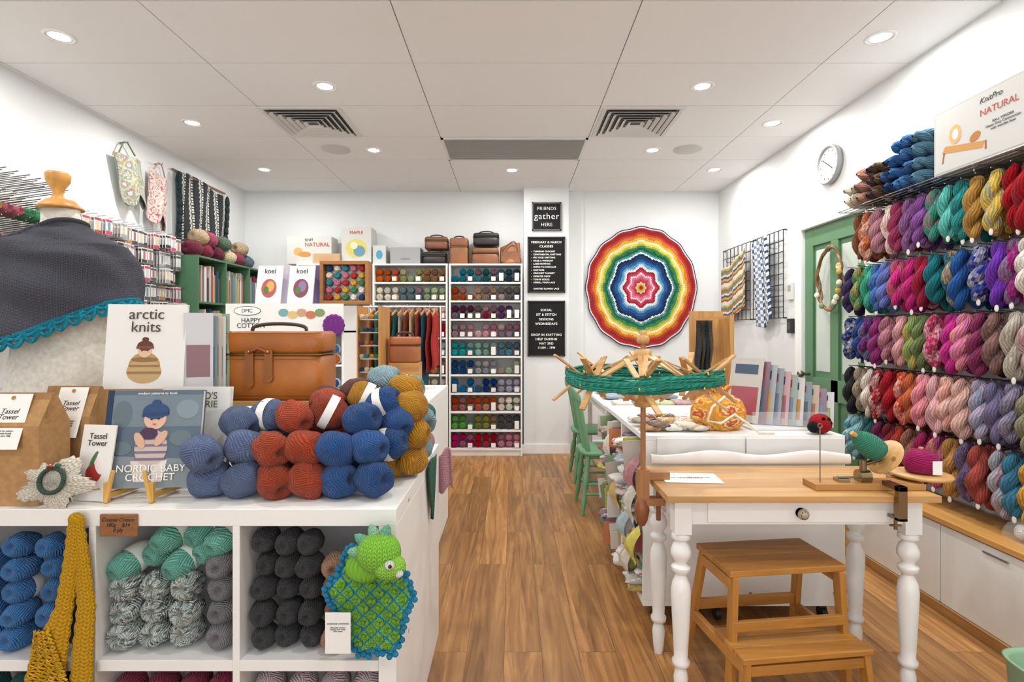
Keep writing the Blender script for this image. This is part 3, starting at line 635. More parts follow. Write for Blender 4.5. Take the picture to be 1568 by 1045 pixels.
mb=MB(); mb.box(-1.44,-1.14,1.84,1.99,CT+.001,1.14,'woodX','caa06a'); mb.build('display_riser')
leaning_book('knitting_book',-1.255,1.845,1.143,.262,.29,.014,'e4e3e0',
 [('e',0,.26,.2,.17,'b8945f'),('e',0,.20,.22,.14,'c0a072'),('e',0,.34,.17,.03,'8c6c46'),('p',[(-.19,.28),(.19,.28),(.19,.255),(-.19,.255)],'94744c'),('p',[(-.21,.2),(.21,.2),(.21,.175),(-.21,.175)],'94744c'),('e',0,.44,.085,.075,'dcb89c'),('e',0,.505,.10,.06,'5f3a28'),('p',[(-.11,.47),(.11,.47),(.105,.50),(-.105,.50)],'7c4c30'),('e',0,.58,.04,.027,'5f3a28'),('e',-.035,.445,.01,.006,'3a2a28'),('e',.035,.445,.01,.006,'3a2a28')],
 [('arctic\nknits',0,.80,.052,'4a4038')],yaw=4,tilt=-6)
for i in range(5): leaning_book('pattern_magazine',-1.085+.003*i,1.875+.022*i,CT+.003,.09,.56-.01*(i%2),.012,['c8c8cc','7a9098','c8b8a8','d2d2d2','90a890'][i],[('p',[(-.4,.6),(.4,.6),(.4,.8),(-.4,.8)],['8a6a70','506870','a08870','9098a8','607860'][i])],[],yaw=25,tilt=-2)
leaning_book('crochet_menagerie_book',-1.04,1.755,CT+.003,.23,.315,.018,'e2e1dd',[('e',-.1,.45,.3,.12,'a8b8a0')],[("BIRD'S\n    ERIE",.12,.86,.032,'5a5a54')],yaw=-3,tilt=-6)
mb=MB(); mb.box(-1.04,-.70,1.98,2.20,1.065,1.083,'woodX','d0a468')
for x in(-1.02,-.74):
    for y in(2.0,2.16): mb.box(x,x+.025,y,y+.025,CT+.001,1.065,'woodZ','c89858')
mb.box(-1.02,-.715,1.99,2.0,1.03,1.05,'woodX','c89858'); mb.build('wooden_display_stand',.002)
mb=vanity(-.885,2.09,1.084,.37,.255,.2,'ae6420'); y=1.987
mb.box(-.975,-.945,y-.006,y+.0,1.15,1.27,'leather','945418'); mb.box(-.905,-.875,y-.006,y,1.17,1.27,'leather','945418')
mb.disc(-.96,1.15,.017,.02,y-.007,y,'leather','945418'); mb.disc(-.89,1.17,.017,.02,y-.007,y,'leather','945418')
mb.tube([(-.96,y-.009,1.26),(-.925,y-.012,1.275),(-.89,y-.009,1.26)],.005,8,'leather','8a4010')
for z in(1.10,1.235,1.33): mb.box(-1.065,-.705,y-.0015,y,z,z+.0025,'leather','7a4414')
for x in(-.96,-.89): mb.ell((x,y-.01,1.262),(.006,.004,.006),'metal','b09050',8,6)
mb.build('orange_leather_train_case')
mb=MB()
def strand(pts,ws):
    def fn(u,v):
        t=v*(len(pts)-1); i=min(len(pts)-2,int(t)); q=t-i; x=pts[i][0]*(1-q)+pts[i+1][0]*q; z=pts[i][1]*(1-q)+pts[i+1][1]*q; w=ws[i]*(1-q)+ws[i+1]*q
        a=u*2*pi; return (x+w*cos(a)+.002*sin(v*90),FYC-.022+.009*sin(a),z)
    mb.grid(fn,16,60,'knit','b88c1c',ku=8,kv=46)
strand([(-1.205,.815),(-1.215,.7),(-1.235,.58),(-1.275,.45),(-1.30,.33)],[.02,.024,.026,.05,.06])
strand([(-1.20,.815),(-1.185,.7),(-1.175,.58),(-1.185,.45),(-1.19,.33)],[.018,.022,.026,.03,.034])
for k in range(26):
    z=.52-.0075*k; w=.02+.002*k
    mb.tube([(-1.285+.0008*k-w+2*w*i/14,FYC-.036-.003*sin(i*1.6),z-.01*abs(sin(i*pi/2.8+k))) for i in range(15)],.0035,5,'yarn','c89a24')
mb.ell((-1.203,FYC-.022,.82),(.022,.012,.018),'knit','b88c1c',12,8,ku=6,shear=4)
mb.build('mustard_crochet_scarf')
mb=MB(); mb.box(-1.15,-1.045,FYC-.008,FYC-.001,.765,.828,'fabric','8a5c3a'); o=mb.build('price_tag_sign',.003)
text(o,'Coastal Cotton\n100g    $14\n8 ply',T_((-1.098,FYC-.0085,.798)),.0145,'1c1410',shear=.2)
# crochet dinosaur comforter
mb=MB(); g1,g2='7cb83e','2a86b0'
yb=FYC-.034
P=[(0,.14),(.06,.125),(.12,.14),(.25,.15),(.325,.16),(.4,.13),(.47,.148),(.55,.125),(.62,.125),(.717,.165),(.77,.138),(.825,.17),(.9,.125),(.96,.12),(1,.14)]
def outline(u):
    for i in range(len(P)-1):
        if P[i][0]<=u<=P[i+1][0]:
            q=(u-P[i][0])/(P[i+1][0]-P[i][0]); return P[i][1]*(1-q)+P[i+1][1]*q
    return .12
cx,cz=-.385,.605
def fn(u,v):
    a=u*2*pi; r=outline(u)*v*(1+.035*sin(u*2*pi*26)*(v>.9))
    return (cx+r*cos(a)*.85,yb-.012*(1-v)+.009*sin(a*6)*v,cz+r*sin(a))
def gc_(u,v):
    if v>.9: return C(g2)
    a=u*2*pi; r=outline(u)*v; X=r*cos(a)*.85; Z=r*sin(a)
    return C(g2) if (abs(((X+Z)*24)%1-.5)<.08 or abs(((X-Z)*24)%1-.5)<.08) else C(g1)
mb.grid(fn,180,50,'knit',gc_,ku=40,kv=24)
for i in range(-9,10):
    for j in range(-9,10):
        X=(i+j)/48/1.0; Z=(i-j)/48/1.0
        a=math.atan2(Z,X/.85)%(2*pi); rr=sqrt((X/.85)**2+Z*Z); v=rr/outline(a/(2*pi))
        if v>.9: continue
        p=fn(a/(2*pi),v)
        mb.ell((p[0],p[1]-.003,p[2]),(.009,.0045,.0055),'yarn',jit(C(g1),.12),10,6,M=RY(45 if (i+j)%2 else -45),ku=5,shear=3)
        mb.ell((p[0]+.011,p[1]-.003,p[2]),(.0055,.0045,.009),'yarn',jit(C(g1),.12),10,6,M=RY(20),ku=5,shear=3)
for i in range(58):
    u=i/58; p=fn(u,1.0); mb.ell((p[0],p[1]-.003,p[2]),(.009,.006,.009),'knit',jit(C(g2),.1),8,6,ku=4,shear=3)
mb.ell((-.352,yb-.05,.752),(.058,.052,.054),'knit',g1,32,20,ku=26,kv=16)
mb.ell((-.320,yb-.066,.722),(.042,.042,.032),'knit','88c048',28,18,ku=20,kv=12)
mb.ell((-.312,yb-.103,.742),(.013,.010,.012),'knit','d8d8d4',14,10,ku=8); mb.ell((-.309,yb-.112,.742),(.005,.004,.005),'gloss','141414',10,8)
mb.ell((-.290,yb-.092,.715),(.011,.011,.009),'knit','d8d8d4',12,8,ku=8)
for i,(x,z,h) in enumerate(((-.335,.805,.022),(-.368,.803,.026),(-.398,.784,.026),(-.417,.752,.022))):
    d=Vector((x+.352,0,z-.752)).normalized(); mb.lathe([(.016,-.014),(.015,.0),(.010,h*.6),(0,h)],mb.frame((x,yb-.045,z),d),12,'knit','86b898' if i%2 else '6aa88a',ku=8,kv=4)
mb.ell((-.40,yb-.02,.70),(.05,.03,.04),'knit',g1,20,12,ku=20)
mb.build('crochet_dinosaur_comforter')
mb=MB(); mb.box(-.5,-.432,yb-.034,yb-.032,.475,.585,'paper','e6e6e4'); o=mb.build('price_label')
text(o,'HANDMADE COMFORTER\n\nLittle green dinosaur\nmade by local maker\n100% cotton',T_((-.466,yb-.0345,.545)),.0050,'444444')
mb=MB()
def fn(u,v):
    w=.095*(1-v**1.4)+.004; return (cxr+.012+.004*sin(u*9),2.12-w+2*w*u,.835-.23*v)
mb.grid(fn,16,24,'knit','35604e',wrap=False,ku=12,kv=22)
mb.build('green_crochet_bandana',solid=.005)
mb=MB()
def fn(u,v): return (cxr-.02+.07*u+.01*v,2.42+.01*sin(u*9),.80-.17*v-.02*sin(u*6))
mb.grid(fn,14,16,'knit','c08e9a',wrap=False,ku=10,kv=16); mb.build('pink_crochet_cloth',solid=.005)
# ---------------------------------------------------------------- left wall
mb=MB(); x0,x1=XL+.004,-2.72; gcol='4c7558'
mb.box(x0,x0+.01,4.7,6.1,0,2.0,'paint',gcol)
for y in(4.7,5.16,5.62,6.08): mb.box(x0+.01,x1,y,y+.018,0,2.0,'paint',gcol)
for z in(.06,.44,.82,1.2,1.58,1.982): mb.box(x0+.01,x1-.002,4.718,6.08,z,z+.018,'paint',gcol)
mb.build('green_pigeonhole_shelf',.001)
mb=MB()
for z in(.46,.84,1.22,1.6):
    for b0 in(4.72,5.18,5.64):
        y=b0+.01
        while y<b0+.41:
            t=R.uniform(.006,.024); h=R.uniform(.22,.33); mb.box(-2.99,-2.745-R.uniform(0,.03),y,y+t,z,z+h,'paper',R.choice(['e0e0de','a8505a','c8b068','6a8898','98a898','c8c0b8','7a5a70','c0a090','304a60','983848'])); y+=t+.002
mb.build('pattern_books')
mb=MB()
for i,(y,c) in enumerate(((4.85,'6a1f34'),(5.02,'7a2438'),(5.22,'5a1a30'),(5.45,'c8b898'),(4.95,'b8a080'),(5.62,'88304a'),(5.82,'5c6a78'),(5.1,'96405a'),(5.35,'506450'),(5.7,'b09a7c'))):
    mb.ball((-2.86,y,2.0+.075+(.12 if i in(4,7,8,9) else 0)),(.2,1,0),.073,.1,C(c),n=24,m=14,ku=16)
mb.build('chunky_yarn_hanks')
def packets(name,y0,y1,z0,z1,ny,nz,cl):
    mb=MB(); mb.box(XL+.003,XL+.01,y0,y1,z0,z1,'paint','e0e0de')
    for j in range(nz):
        z=z1-.03-(z1-z0)*j/nz
        for i in range(ny):
            y=y0+(y1-y0)*(i+.5)/ny; mb.cyl((XL+.01,y,z),(XL+.25,y,z+.014),.0025,n=6,mat='metal',col='b0b0b0')
            w=(y1-y0)/ny*.90; h=(z1-z0)/nz*R.uniform(.72,.92); n=R.randint(4,8)
            c=R.choice(cl); c3=R.choice(['b8bcc0','d0bc98','8a8a90','c0c4c8','a86a70','709098'])
            for k in range(n):
                x=XL+.05+k*.024; mb.box(x,x+.003,y-w/2,y+w/2,z-h,z+.01,'paper','d6d6d4'); mb.box(x+.003,x+.005,y-w*.44,y+w*.44,z-h*.97,z-h*.74,'paper',c); mb.box(x+.003,x+.005,y-w*.16,y+w*.16,z-h*.7,z-h*.18,'paper',c3); mb.box(x+.003,x+.005,y-w*.44,y+w*.44,z-h*.13,z,'paper',c)
    return mb.build(name)
packets('knitting_notions_pegboard',3.37,4.66,1.05,2.14,18,8,['2c2c30','b8486a','9a9a9c','505860','a04840','486a90','6a6a6c','3a3a40','c08048'])
mb=MB()
for r_ in range(3):
    for i in range(26):
        y=2.72+i*.024; z=2.14-.12*r_; mb.cyl((XL+.006,y,z+.02*(i%3)),(XL+.3,y,z+.04+.02*(i%3)),.003,n=6,mat='metal',col='808080')
for r_ in range(5):
    for i in range(9): mb.ball((XL+.16,2.72+i*.07,2.02-.17*r_),(1,0,0),.035,.1,jit(C(R.choice(['4a9a6a','7ac0a0','2a7a5a','a8d0b0','c8b060','b86070']))),n=12,m=6)
mb.box(XL+.003,XL+.008,2.6,3.34,1.0,2.22,'paint','e0e0de'); mb.build('peg_hook_display')
mb=MB()
def fn(u,v): return (XL+.035+.012*sin(u*14+v*4),4.84+.76*u,2.76-.60*v-.12*abs(u-.5)*v+.03*sin(u*5))
def sc(u,v):
    q=u*5.5+.12*abs(((v*14)%1)-.5); f=q%1
    return C('34373c') if f<.38 else C('c8c4b8') if f<.5 else C('6a6e70') if f<.62 else C('d8d4c8') if (f<.78 and (v*24)%1<.55) else C('2c2f34')
mb.grid(fn,88,80,'knit',sc,wrap=False,ku=44,kv=44)
for i in range(10):
    for sd in(0,1):
        p=fn(sd,i/9); mb.lathe([(.006,0),(.018,-.02),(.024,-.06),(.022,-.10),(0,-.10)],T_((p[0]+.02,p[1]+(.02 if sd else -.02),p[2])),8,'yarn','2a3a3c',ku=6)
mb.cyl((XL+.022,4.78,2.77),(XL+.022,5.66,2.77),.008,mat='woodY',col='8a6040'); mb.build('knitted_wall_hanging')
for nm,y,z,w,h,tl,cs in(('hanging_project_bag',4.18,2.70,.30,.34,10,['a4b0a0','a89058','7a989c','a07078','bcbcb4','7a8a68']),('hanging_tea_towel',4.56,2.66,.26,.40,-8,['c8b0ac','ccc4bc','a0585c','c8c0bc','c09894'])):
    mb=MB(); mb.T=T_((XL+.05,y,z))@RX(tl)
    pal=[C(q) for q in cs]
    def fn(u,v): return (.05*sin(u*pi)*(.4+v)+.012*sin(u*11+v*5),-w/2*(1-.25*v)+w*u*(1-.2*v),-h*v-.05*sin(u*9)*v-.03*u)
    mb.grid(fn,40,44,'fabric',lambda u,v: pal[int(abs(sin(u*17)+sin(v*21+u*9)+sin((u-v)*13))*2.4)%len(pal)],wrap=False)
    def fb(u,v):
        p=fn(u,v); return (p[0]*.25+.0,p[1],p[2])
    mb.grid(fb,12,12,'fabric',cs[0],wrap=False)
    mb.tube([(.0,-w*.3,0),(0,-.02,.09),(0,.02,.09),(0,w*.3,0)],.004,6,'fabric',cs[-1]); mb.cyl((-.045,0,.085),(.02,0,.09),.004,mat='metal',col='a0a0a0'); mb.build(nm,solid=.003)
# ---------------------------------------------------------------- right wall grids & knits
for y0,y1 in((4.6,5.17),(5.24,5.9)):
    mb=MB(); x=XR-.03
    n=7
    for i in range(n+1):
        y=y0+(y1-y0)*i/n; mb.cyl((x,y,1.45),(x,y,2.2),.004,n=6,mat='paint',col='1e1e20')
    for i in range(9):
        z=1.45+.75*i/8; mb.cyl((x-.006,y0,z),(x-.006,y1,z),.004,n=6,mat='paint',col='1e1e20')
    for (y,z) in((y0,2.2),(y1,2.2),(y0,1.45),(y1,1.45)): mb.cyl((x,y,z),(XR-.002,y,z),.006,n=8,mat='paint',col='1e1e20')
    for i in range(3): mb.tube([(x,y0+.1+.16*i,2.05),(x-.06,y0+.1+.16*i,2.05),(x-.065,y0+.1+.16*i,2.07)],.003,6,'paint','1e1e20')
    mb.build('wire_grid_panel')
mb=MB()
def fn(u,v): return (XR-.075-.012*sin(u*12),5.84-.56*u,2.00-.05*sin(u*3)+.16*u-.56*v)
pal=['e4e0d4','d0a444','4a8e8e','c47444','e4e0d4','3a5a78','c8b458','b05040','e8e4d8']
mb.grid(fn,44,70,'knit',lambda u,v:C(pal[int((v*4+abs(((u*5)%1)-.5)*.18)*6.5)%9]),wrap=False,ku=30,kv=40); mb.build('striped_crochet_blanket',solid=.008)
mb=MB()
def fn(u,v): return (XR-.075-.014*sin(u*9),5.10-.30*u-.10*v,2.14+.06*u-.80*v+.10*(abs(u-.45)*v))
mb.grid(fn,36,66,'knit',lambda u,v:C(['e6e6e4','344e74','dcdcda','7a90ac'][(int(u*9)+int(v*26)+(int(v*26)//2)*2)%4]),wrap=False,ku=24,kv=44); mb.build('blue_white_knit_scarf',solid=.008)
# ---------------------------------------------------------------- skein wall
rows=[
 (2.055,['3a6478','7a5038','b85f30','c88c9c','dcd4c4','9a3a5e','85588c','7c4c90','2a8a78','5ab8ae','2a9494','b88c48','d8b84c','9e1420','a01824','a82030','6a4a98','d0808c']),
 (1.73,['3c305a','2a805a','389880','4a78c0','6474b8','b02070','c02878','9a1838','1a6e78','1a5c70','1f5090','24348a','6430a0','982078','e4ded4','d8d0c6','a81868','2a8a58']),
 (1.42,['1c3068','2c4688','682068','8a3070','c08090','cc9498','7a9858','687c50','a82c58','c0308a','c870a0','803058','80605c','b8b0a4','a8a098','d89c98','dca49c','cc7890']),
 (1.11,['2c2c30','a89884','e0d8ca','981428','a41c28','c4441c','b8603c','d88c94','e8b4b8','e0a094','e4b8ae','a89ab4','7a7298','86809a','8c8a70','7c8440','70763a','949440']),
 (.81,['4a94a8','88c0c8','2a5c60','6a2448','7a2028','a03828','a8705c','a0245c','9c4478','b8884c','786488','b05048','a0b0b8','4080a0','d09c3c','98783c','80783c','b8904c'])]
y0=3.44
for (zt,cl) in rows:
    mb=MB()
    for i in range(18):
        y=y0-i*.086+R.uniform(-.008,.008)
        mb.cyl((XR-.021,y,zt+.0),(XR-.2,y,zt+.012),.003,n=6,mat='metal',col='b0b0b0')
        if zt>1.9 and i<1: continue
        for k in range(3):
            c=jit(C(cl[i]),.15); mode=(i*7+int(zt*10))%4
            if mode==0: c2=mixc(c,C(R.choice(['e0d8d0','303040','b08060','5890a0','c06080','d8a050'])),.6); fr=(41,23)
            elif mode==2: c2=mixc(c,C(R.choice(['f0ece4','2a2a34'])),.45); fr=(60,40)
            else: c2=mixc(c,C('101014'),.3); fr=(20,9)
            sd=R.random()*6
            f=(lambda u,v,c=c,c2=c2,sd=sd,fr=fr: mixc(c,c2,max(0,min(1,.3+.5*sin(v*15+u*9+sd)+.45*sin(v*fr[0]+u*fr[1])))))
            L=.275+R.uniform(-.025,.02)
            mb.skein((XR-.062-.058*k,y+R.uniform(-.014,.014),zt),L,.046,f,lab=(k==2 and R.random()<.6),turns=R.choice([1.0,1.3,1.6]),k=24,n=10,ax=(R.uniform(-.05,.05),R.uniform(-.09,.09),-1))
    mb.build('hanging_yarn_skeins')
mb=MB(); mb.box(XR-.02,XR-.002,1.4,3.46,.5,2.07,'paint','e6e6e4'); mb.build('slatwall_panel')
mb=MB()
for x in [XR-.25+.04*i for i in range(7)]: mb.cyl((x,1.6,2.094),(x,3.46,2.094),.003,n=6,mat='metal',col='a8a8a8')
for i in range(10): mb.cyl((XR-.25,1.65+.2*i,2.09),(XR-.002,1.65+.2*i,2.09),.003,n=6,mat='metal',col='a8a8a8')
for y in(1.8,2.5,3.2): mb.box(XR-.2,XR-.022,y,y+.006,2.075,2.088,'metal','b0b0b0')
mb.build('wire_wall_shelf')
mb=MB()
tc_=['cfc6b4','c8bca8','a8786a','3a3038','5a4636','2a446c','2c5a90','3a6494','50788e']
for i in range(9):
    nl=(2,2,3,3,3,3,4,4,4)[i]
    for lv in range(nl):
        y=3.38-i*.072; c=jit(C(tc_[i]),.18)
        mb.skein((XR-.02,y,2.099+.038+lv*.068),.25,.041,c,lab=False,ax=(-1,R.uniform(-.1,.1),R.uniform(-.03,.03)),n=10,k=18,turns=1.2)
        if (i+lv)%3==0: mb.cyl((XR-.17,y,2.099+.04+lv*.068),(XR-.13,y,2.099+.04+lv*.068),.041,n=16,mat='paper',col='dcdcda')
mb.build('stacked_yarn_skeins')
mb=MB(); mb.box(XR-.23,XR-.01,2.08,2.70,2.102,2.41,'paper','aeaeac')
M=T_((XR-.23,2.39,2.102))@FX; s_=mb.T; mb.T=M
mb.box(-.30,.30,-.0008,0,.01,.30,'paper','bcbcba')
mb.poly([(-.26,.1),(-.24,.13),(-.02,.085),(-.03,.055)],-.0015,0,'paper','b8884c'); mb.disc(-.18,.17,.035,.045,-.002,0,'paper','c8a068'); mb.disc(-.18,.17,.018,.025,-.0025,0,'paper','e4e4e2'); mb.disc(-.07,.12,.03,.02,-.0022,0,'paper','a87038',rot=.4)
mb.poly([(-.25,.1),(-.24,.1),(-.25,.05),(-.26,.05)],-.0015,0,'paper','905f30'); mb.poly([(-.02,.085),(-.01,.085),(-.01,.045),(-.02,.045)],-.0015,0,'paper','905f30')
mb.T=s_; o=mb.build('natural_ball_winder_carton',.003)
text(o,'KnitPro',M@T_((.01,-.002,.265)),.036,'333333',shear=.3); text(o,'NATURAL',M@T_((.05,-.002,.21)),.042,'a8402c'); text(o,'BALL WINDER\nHeavy Duty Construction\nwith wooden base',M@T_((.07,-.002,.14)),.016,'444444')
mb=MB(); cx=2.05
mb.box(cx,XR-.016,.6,3.25,.03,.43,'paint','e4e4e0')
for y in(.6,1.26,1.92,2.58): mb.box(cx-.016,cx-.001,y+.004,y+.656,.05,.42,'paint','e8e8e5'); mb.box(cx-.024,cx-.016,y+.3,y+.42,.385,.392,'metal','a0a0a0')
mb.box(cx-.03,XR-.016,.6,3.27,.43,.455,'woodY','c89450'); mb.box(cx-.028,cx-.016,.6,3.26,0,.05,'woodY','b0804a'); mb.build('low_wall_cabinet',.002)
mb=MB()
for i in range(12): mb.ball((2.13+.07*(i%2)+.02*R.random(),1.95+.07*(i//2)*.9,.458+.036+.02*(i%3==0)),(R.uniform(-1,1),R.uniform(-1,1),.2),.034,.04,C(R.choice(['e8e4dc','3a8ac0','d8b850','c07048','f0f0f0'])),n=14,m=8)
def fn(u,v):
    a=u*2*pi; b_=v*pi/2; return (2.165+.1*cos(a)*cos(b_)**.5*(1+.06*sin(a*9)),2.13+.24*sin(a)*cos(b_)**.5*(1+.05*sin(a*7)),.458+.095*sin(b_)*(1+.08*sin(a*5)))
mb.grid(fn,40,10,'clear_plastic','ffffff'); mb.build('bagged_mini_yarn')
mb=MB()
pr=[(0,.0),(.13,.0),(.135,.01),(.155,.29),(.162,.30),(.155,.302),(.145,.29),(.125,.015),(0,.015)]
def fn(u,v):
    r,z=pr[round(v*8)]; a=u*2*pi; e=.5; px=abs(cos(a))**e*(1 if cos(a)>0 else -1); py=abs(sin(a))**e*(1 if sin(a)>0 else -1); return (1.72+px*r,1.62+py*r,z+.001)
mb.grid(fn,40,8,'paint','8ab090'); mb.build('green_plastic_basket')
# ---------------------------------------------------------------- island
mb=MB(); x0,x1,y0,y1,zt=.594,1.51,2.46,3.45,.865; zb=.09
mb.box(x0,x1,y0,y1,zt-.025,zt,'paint',W_); mb.box(x0,x1,y0,y1,zb,zb+.025,'paint',W_); mb.box(x0+.34,x0+.355,y0+.02,y1-.02,zb+.025,zt-.025,'paint',W_)
mb.box(x0,x1,y0,y0+.02,zb+.025,zt-.025,'paint',W_); mb.box(x0,x1,y1-.02,y1,zb+.025,zt-.025,'paint',W_); mb.box(x1-.02,x1,y0+.02,y1-.02,zb+.025,zt-.025,'paint',W_)
for z in(.28,.47,.66): mb.box(x0,x0+.34,y0+.02,y1-.02,z,z+.018,'paint',W_)
mb.box(x0,x0+.34,y0+.48,y0+.498,zb+.025,zt-.025,'paint',W_)
mb.box(.655,1.05,y0-.014,y0-.001,.745,.855,'paint','e8e8e6'); mb.box(1.058,1.50,y0-.014,y0-.001,.745,.855,'paint','e8e8e6')
for x in(.66,1.08,1.46):
    for z in(.15,.3,.68): mb.cyl((x,y0-.003,z),(x,y0+.001,z),.006,n=10,mat='metal',col='b8b8b8')
for x in(.66,.95,1.44):
    for y in(y0+.06,y1-.08):
        mb.cyl((x-.012,y,.031),(x+.012,y,.031),.03,n=18,mat='paint',col='1c1c1e'); mb.box(x-.016,x+.016,y-.01,y+.01,.045,.09,'metal','606060')
mb.build('white_island_cabinet',.0015)
mb=MB(); cl=['d0cabe','b0525c','5a8a98','ccb060','dcd8d2','8a9e78','bc8890','3c506c','c07850','a8bcc4','dcdcda','907888','b8b458','c0b8b0','d8d6d2']
def soft(cx,cy,cz,sx,sy,sz,c,pat=True):
    ph=R.uniform(0,6); c=C(c); c2=C(R.choice(cl))
    def fn(u,v):
        a=u*2*pi;b_=(v-.5)*pi; e=.45; f=lambda q:(abs(q)**e)*(1 if q>0 else -1)
        w=1+.10*sin(a*5+ph)+.05*sin(a*9+v*11); k=cos(b_)**.5 if abs(v-.5)<.5 else 0
        return (cx+sx*f(cos(a))*k*w,cy+sy*f(sin(a))*k*w,cz+sz*sin(b_)*(1+.1*sin(a*3+ph)))
    mb.grid(fn,24,8,'fabric',(lambda u,v:c if (int(u*24)*7+int(v*8)*3)%5 else c2) if pat else c)
for z0_,hh in((.118,.162),(.30,.17),(.49,.17),(.68,.155)):
    for s in range(2):
        yb_=y0+.04+s*.49
        for q in range(3):
            y=yb_+.075+q*.135
            if R.random()<.5:
                z=z0_
                while z<z0_+hh-.055:
                    t=R.uniform(.012,.026); soft(x0+.10+R.uniform(-.06,.03),y,z+t,.12,.06,t,R.choice(cl)); z+=2*t*.93
            else:
                for j in range(5):
                    h=R.uniform(.09,.145); mb.obox(T_((x0+.09+R.uniform(-.08,.03),y-.05+j*.022,z0_+h/2+.006))@RY(R.uniform(-10,4))@RZ(R.uniform(-12,12)),.17,.006,h,'paper',R.choice(cl))
for (y,z,c) in((2.55,.60,'d0ccc0'),(2.7,.44,'a8bcc4'),(2.62,.30,'ccc4b8'),(2.9,.55,'c8b070'),(2.52,.74,'b8848c'),(3.1,.75,'d4d0c4'),(2.5,.42,'c8c060')):
    def fn(u,v,y=y,z=z): return (x0-.014-.06*sin(v*pi)*(.5+.5*sin(u*7)),y-.05+.12*u+.02*v,z-.16*v+.03*sin(u*6))
    mb.grid(fn,14,14,'fabric',c,wrap=False)
mb.build('folded_fabric_stock')
mb=MB()
for i in range(15): soft(.645+.055*(i%5)+R.uniform(-.01,.02),2.58+.12*(i//5),zt+.016+.013*(i%2),.045,.05,.013,R.choice(['a89078','d0c0a8','8a4a40','6a5a48','d8d4c8','b08c5c','4a6068']))
mb.build('fabric_scraps')
mb=MB()
def fn(u,v):
    a=u*2*pi; pr=[(0,0),(.095,.0),(.125,.045),(.125,.09),(.105,.135),(.05,.165),(.035,.178),(.06,.20)]
    q=v*7; i=min(6,int(q)); f=q-i; r=pr[i][0]*(1-f)+pr[i+1][0]*f; z=pr[i][1]*(1-f)+pr[i+1][1]*f
    return (1.0+r*cos(a)*(1+.08*sin(a*8)+.05*sin(a*3+v*4)),2.64+r*.85*sin(a)*(1+.08*sin(a*7)),zt+.002+z+.01*sin(a*6)*v)
pal=['d08c34','d8ac48','cc6c34','dcc494','b84c34']
mb.grid(fn,72,42,'fabric',lambda u,v:C(pal[int(abs(sin(u*20+sin(v*9)*2)+sin(v*17+u*8))*2.6)%5]))
mb.tube([(1.0,2.54,zt+.17),(.93,2.52,zt+.12),(.9,2.50,zt+.06),(.96,2.49,zt+.05),(1.02,2.49,zt+.09),(1.08,2.49,zt+.05),(1.13,2.48,zt+.008),(1.2,2.48,zt+.008)],.006,8,'fabric','e4dccc')
mb.build('yellow_drawstring_bag')
mb=MB()
mb.box(1.14,1.5,2.58,2.95,zt+.001,zt+.008,'paint','d8dcdc')
for i in range(11):
    x=1.16+i*.03; h=.33-.016*i
    M=T_((x,2.75-.012*i,zt+.013))@RZ(-50+i*1.5)@RX(-13); s_=mb.T; mb.T=M
    mb.box(-.085,.085,0,.003,0,h,'gloss',['b8b4b0','7a5a68','98a0a8','889098','b89898','90a098','c0c0be','7a8890','b0a090','807080','c0c0c0'][i]); mb.box(-.07,.07,-.001,0,h*.12,h*.55,'gloss',['984a55','50687a','b89868','607080','90606c','70809c','b08450','506070','a06450','6a8a9c','869868'][i]); mb.box(-.06,.06,-.001,0,h*.75,h*.9,'gloss','883a4a' if i%2 else '3a5068'); mb.T=s_
mb.box(1.14,1.5,2.57,2.575,zt+.001,zt+.09,'clear_plastic','ffffff')
mb.build('pattern_leaflet_rack')
mb=MB(); mb.ell((1.42,2.50,zt+.047),(.05,.045,.046),'knit','a01c22',22,14,ku=20,kv=12); mb.ell((1.378,2.48,zt+.035),(.026,.028,.027),'knit','1c1c1e',14,10,ku=10)
for a,b_ in((.02,.03),(-.005,.035),(.03,.005),(.005,.0)): mb.ell((1.42+a,2.463+abs(a)*.2,zt+.05+b_*.7),(.009,.006,.009),'knit','1c1c1e',10,6)
mb.build('crochet_ladybird')
mb=MB(); mb.box(1.30,1.42,3.1,3.13,zt+.002,1.17,'paper','b8302c'); mb.box(1.31,1.41,3.098,3.1,.95,1.08,'paper','d8c8c0'); mb.build('red_needle_box')
# ---------------------------------------------------------------- rear desk
mb=MB(); mb.box(.72,1.75,3.62,5.45,.725,.755,'paint',W_)
for x in(.75,1.68):
    for y in(3.66,5.37): mb.box(x,x+.045,y,y+.045,0,.725,'paint',W_)
mb.box(.77,.79,3.7,5.4,.64,.725,'paint',W_); mb.build('white_work_desk',.003)
mb=MB()
for i in range(16):
    x=.80+.16*(i%4); y=3.85+.4*(i//4)+R.uniform(-.05,.05); soft(x+.05,y,.757+.023,.07,.09,.02,R.choice(['e4e4e2','d8d0c8','b8c098','c0a0a0','98a8b8']),False)
mb.build('folded_pattern_papers')
mb=MB()
mb.box(1.45,1.72,4.2,4.45,.757,.775,'woodX','c09058'); mb.box(1.45,1.72,4.42,4.45,.775,1.5,'woodZ','c09058'); mb.box(1.69,1.72,4.2,4.42,.775,1.46,'woodZ','c09058')
mb.beam((1.45,4.28,1.42),(1.7,4.28,1.45),.02,.02,'woodX','c09058')
for i in range(4):
    c=['3a3a3c','54483c','2a3a40','6a5a48'][i]
    def fn(u,v,i=i): return (1.45+.03*i+.01*sin(u*8+v*4),4.18+.10*u+.01*sin(v*9),1.42-.4*v)
    mb.grid(fn,12,12,'knit',c,wrap=False,ku=14,kv=26)
mb.build('wooden_sample_stand')
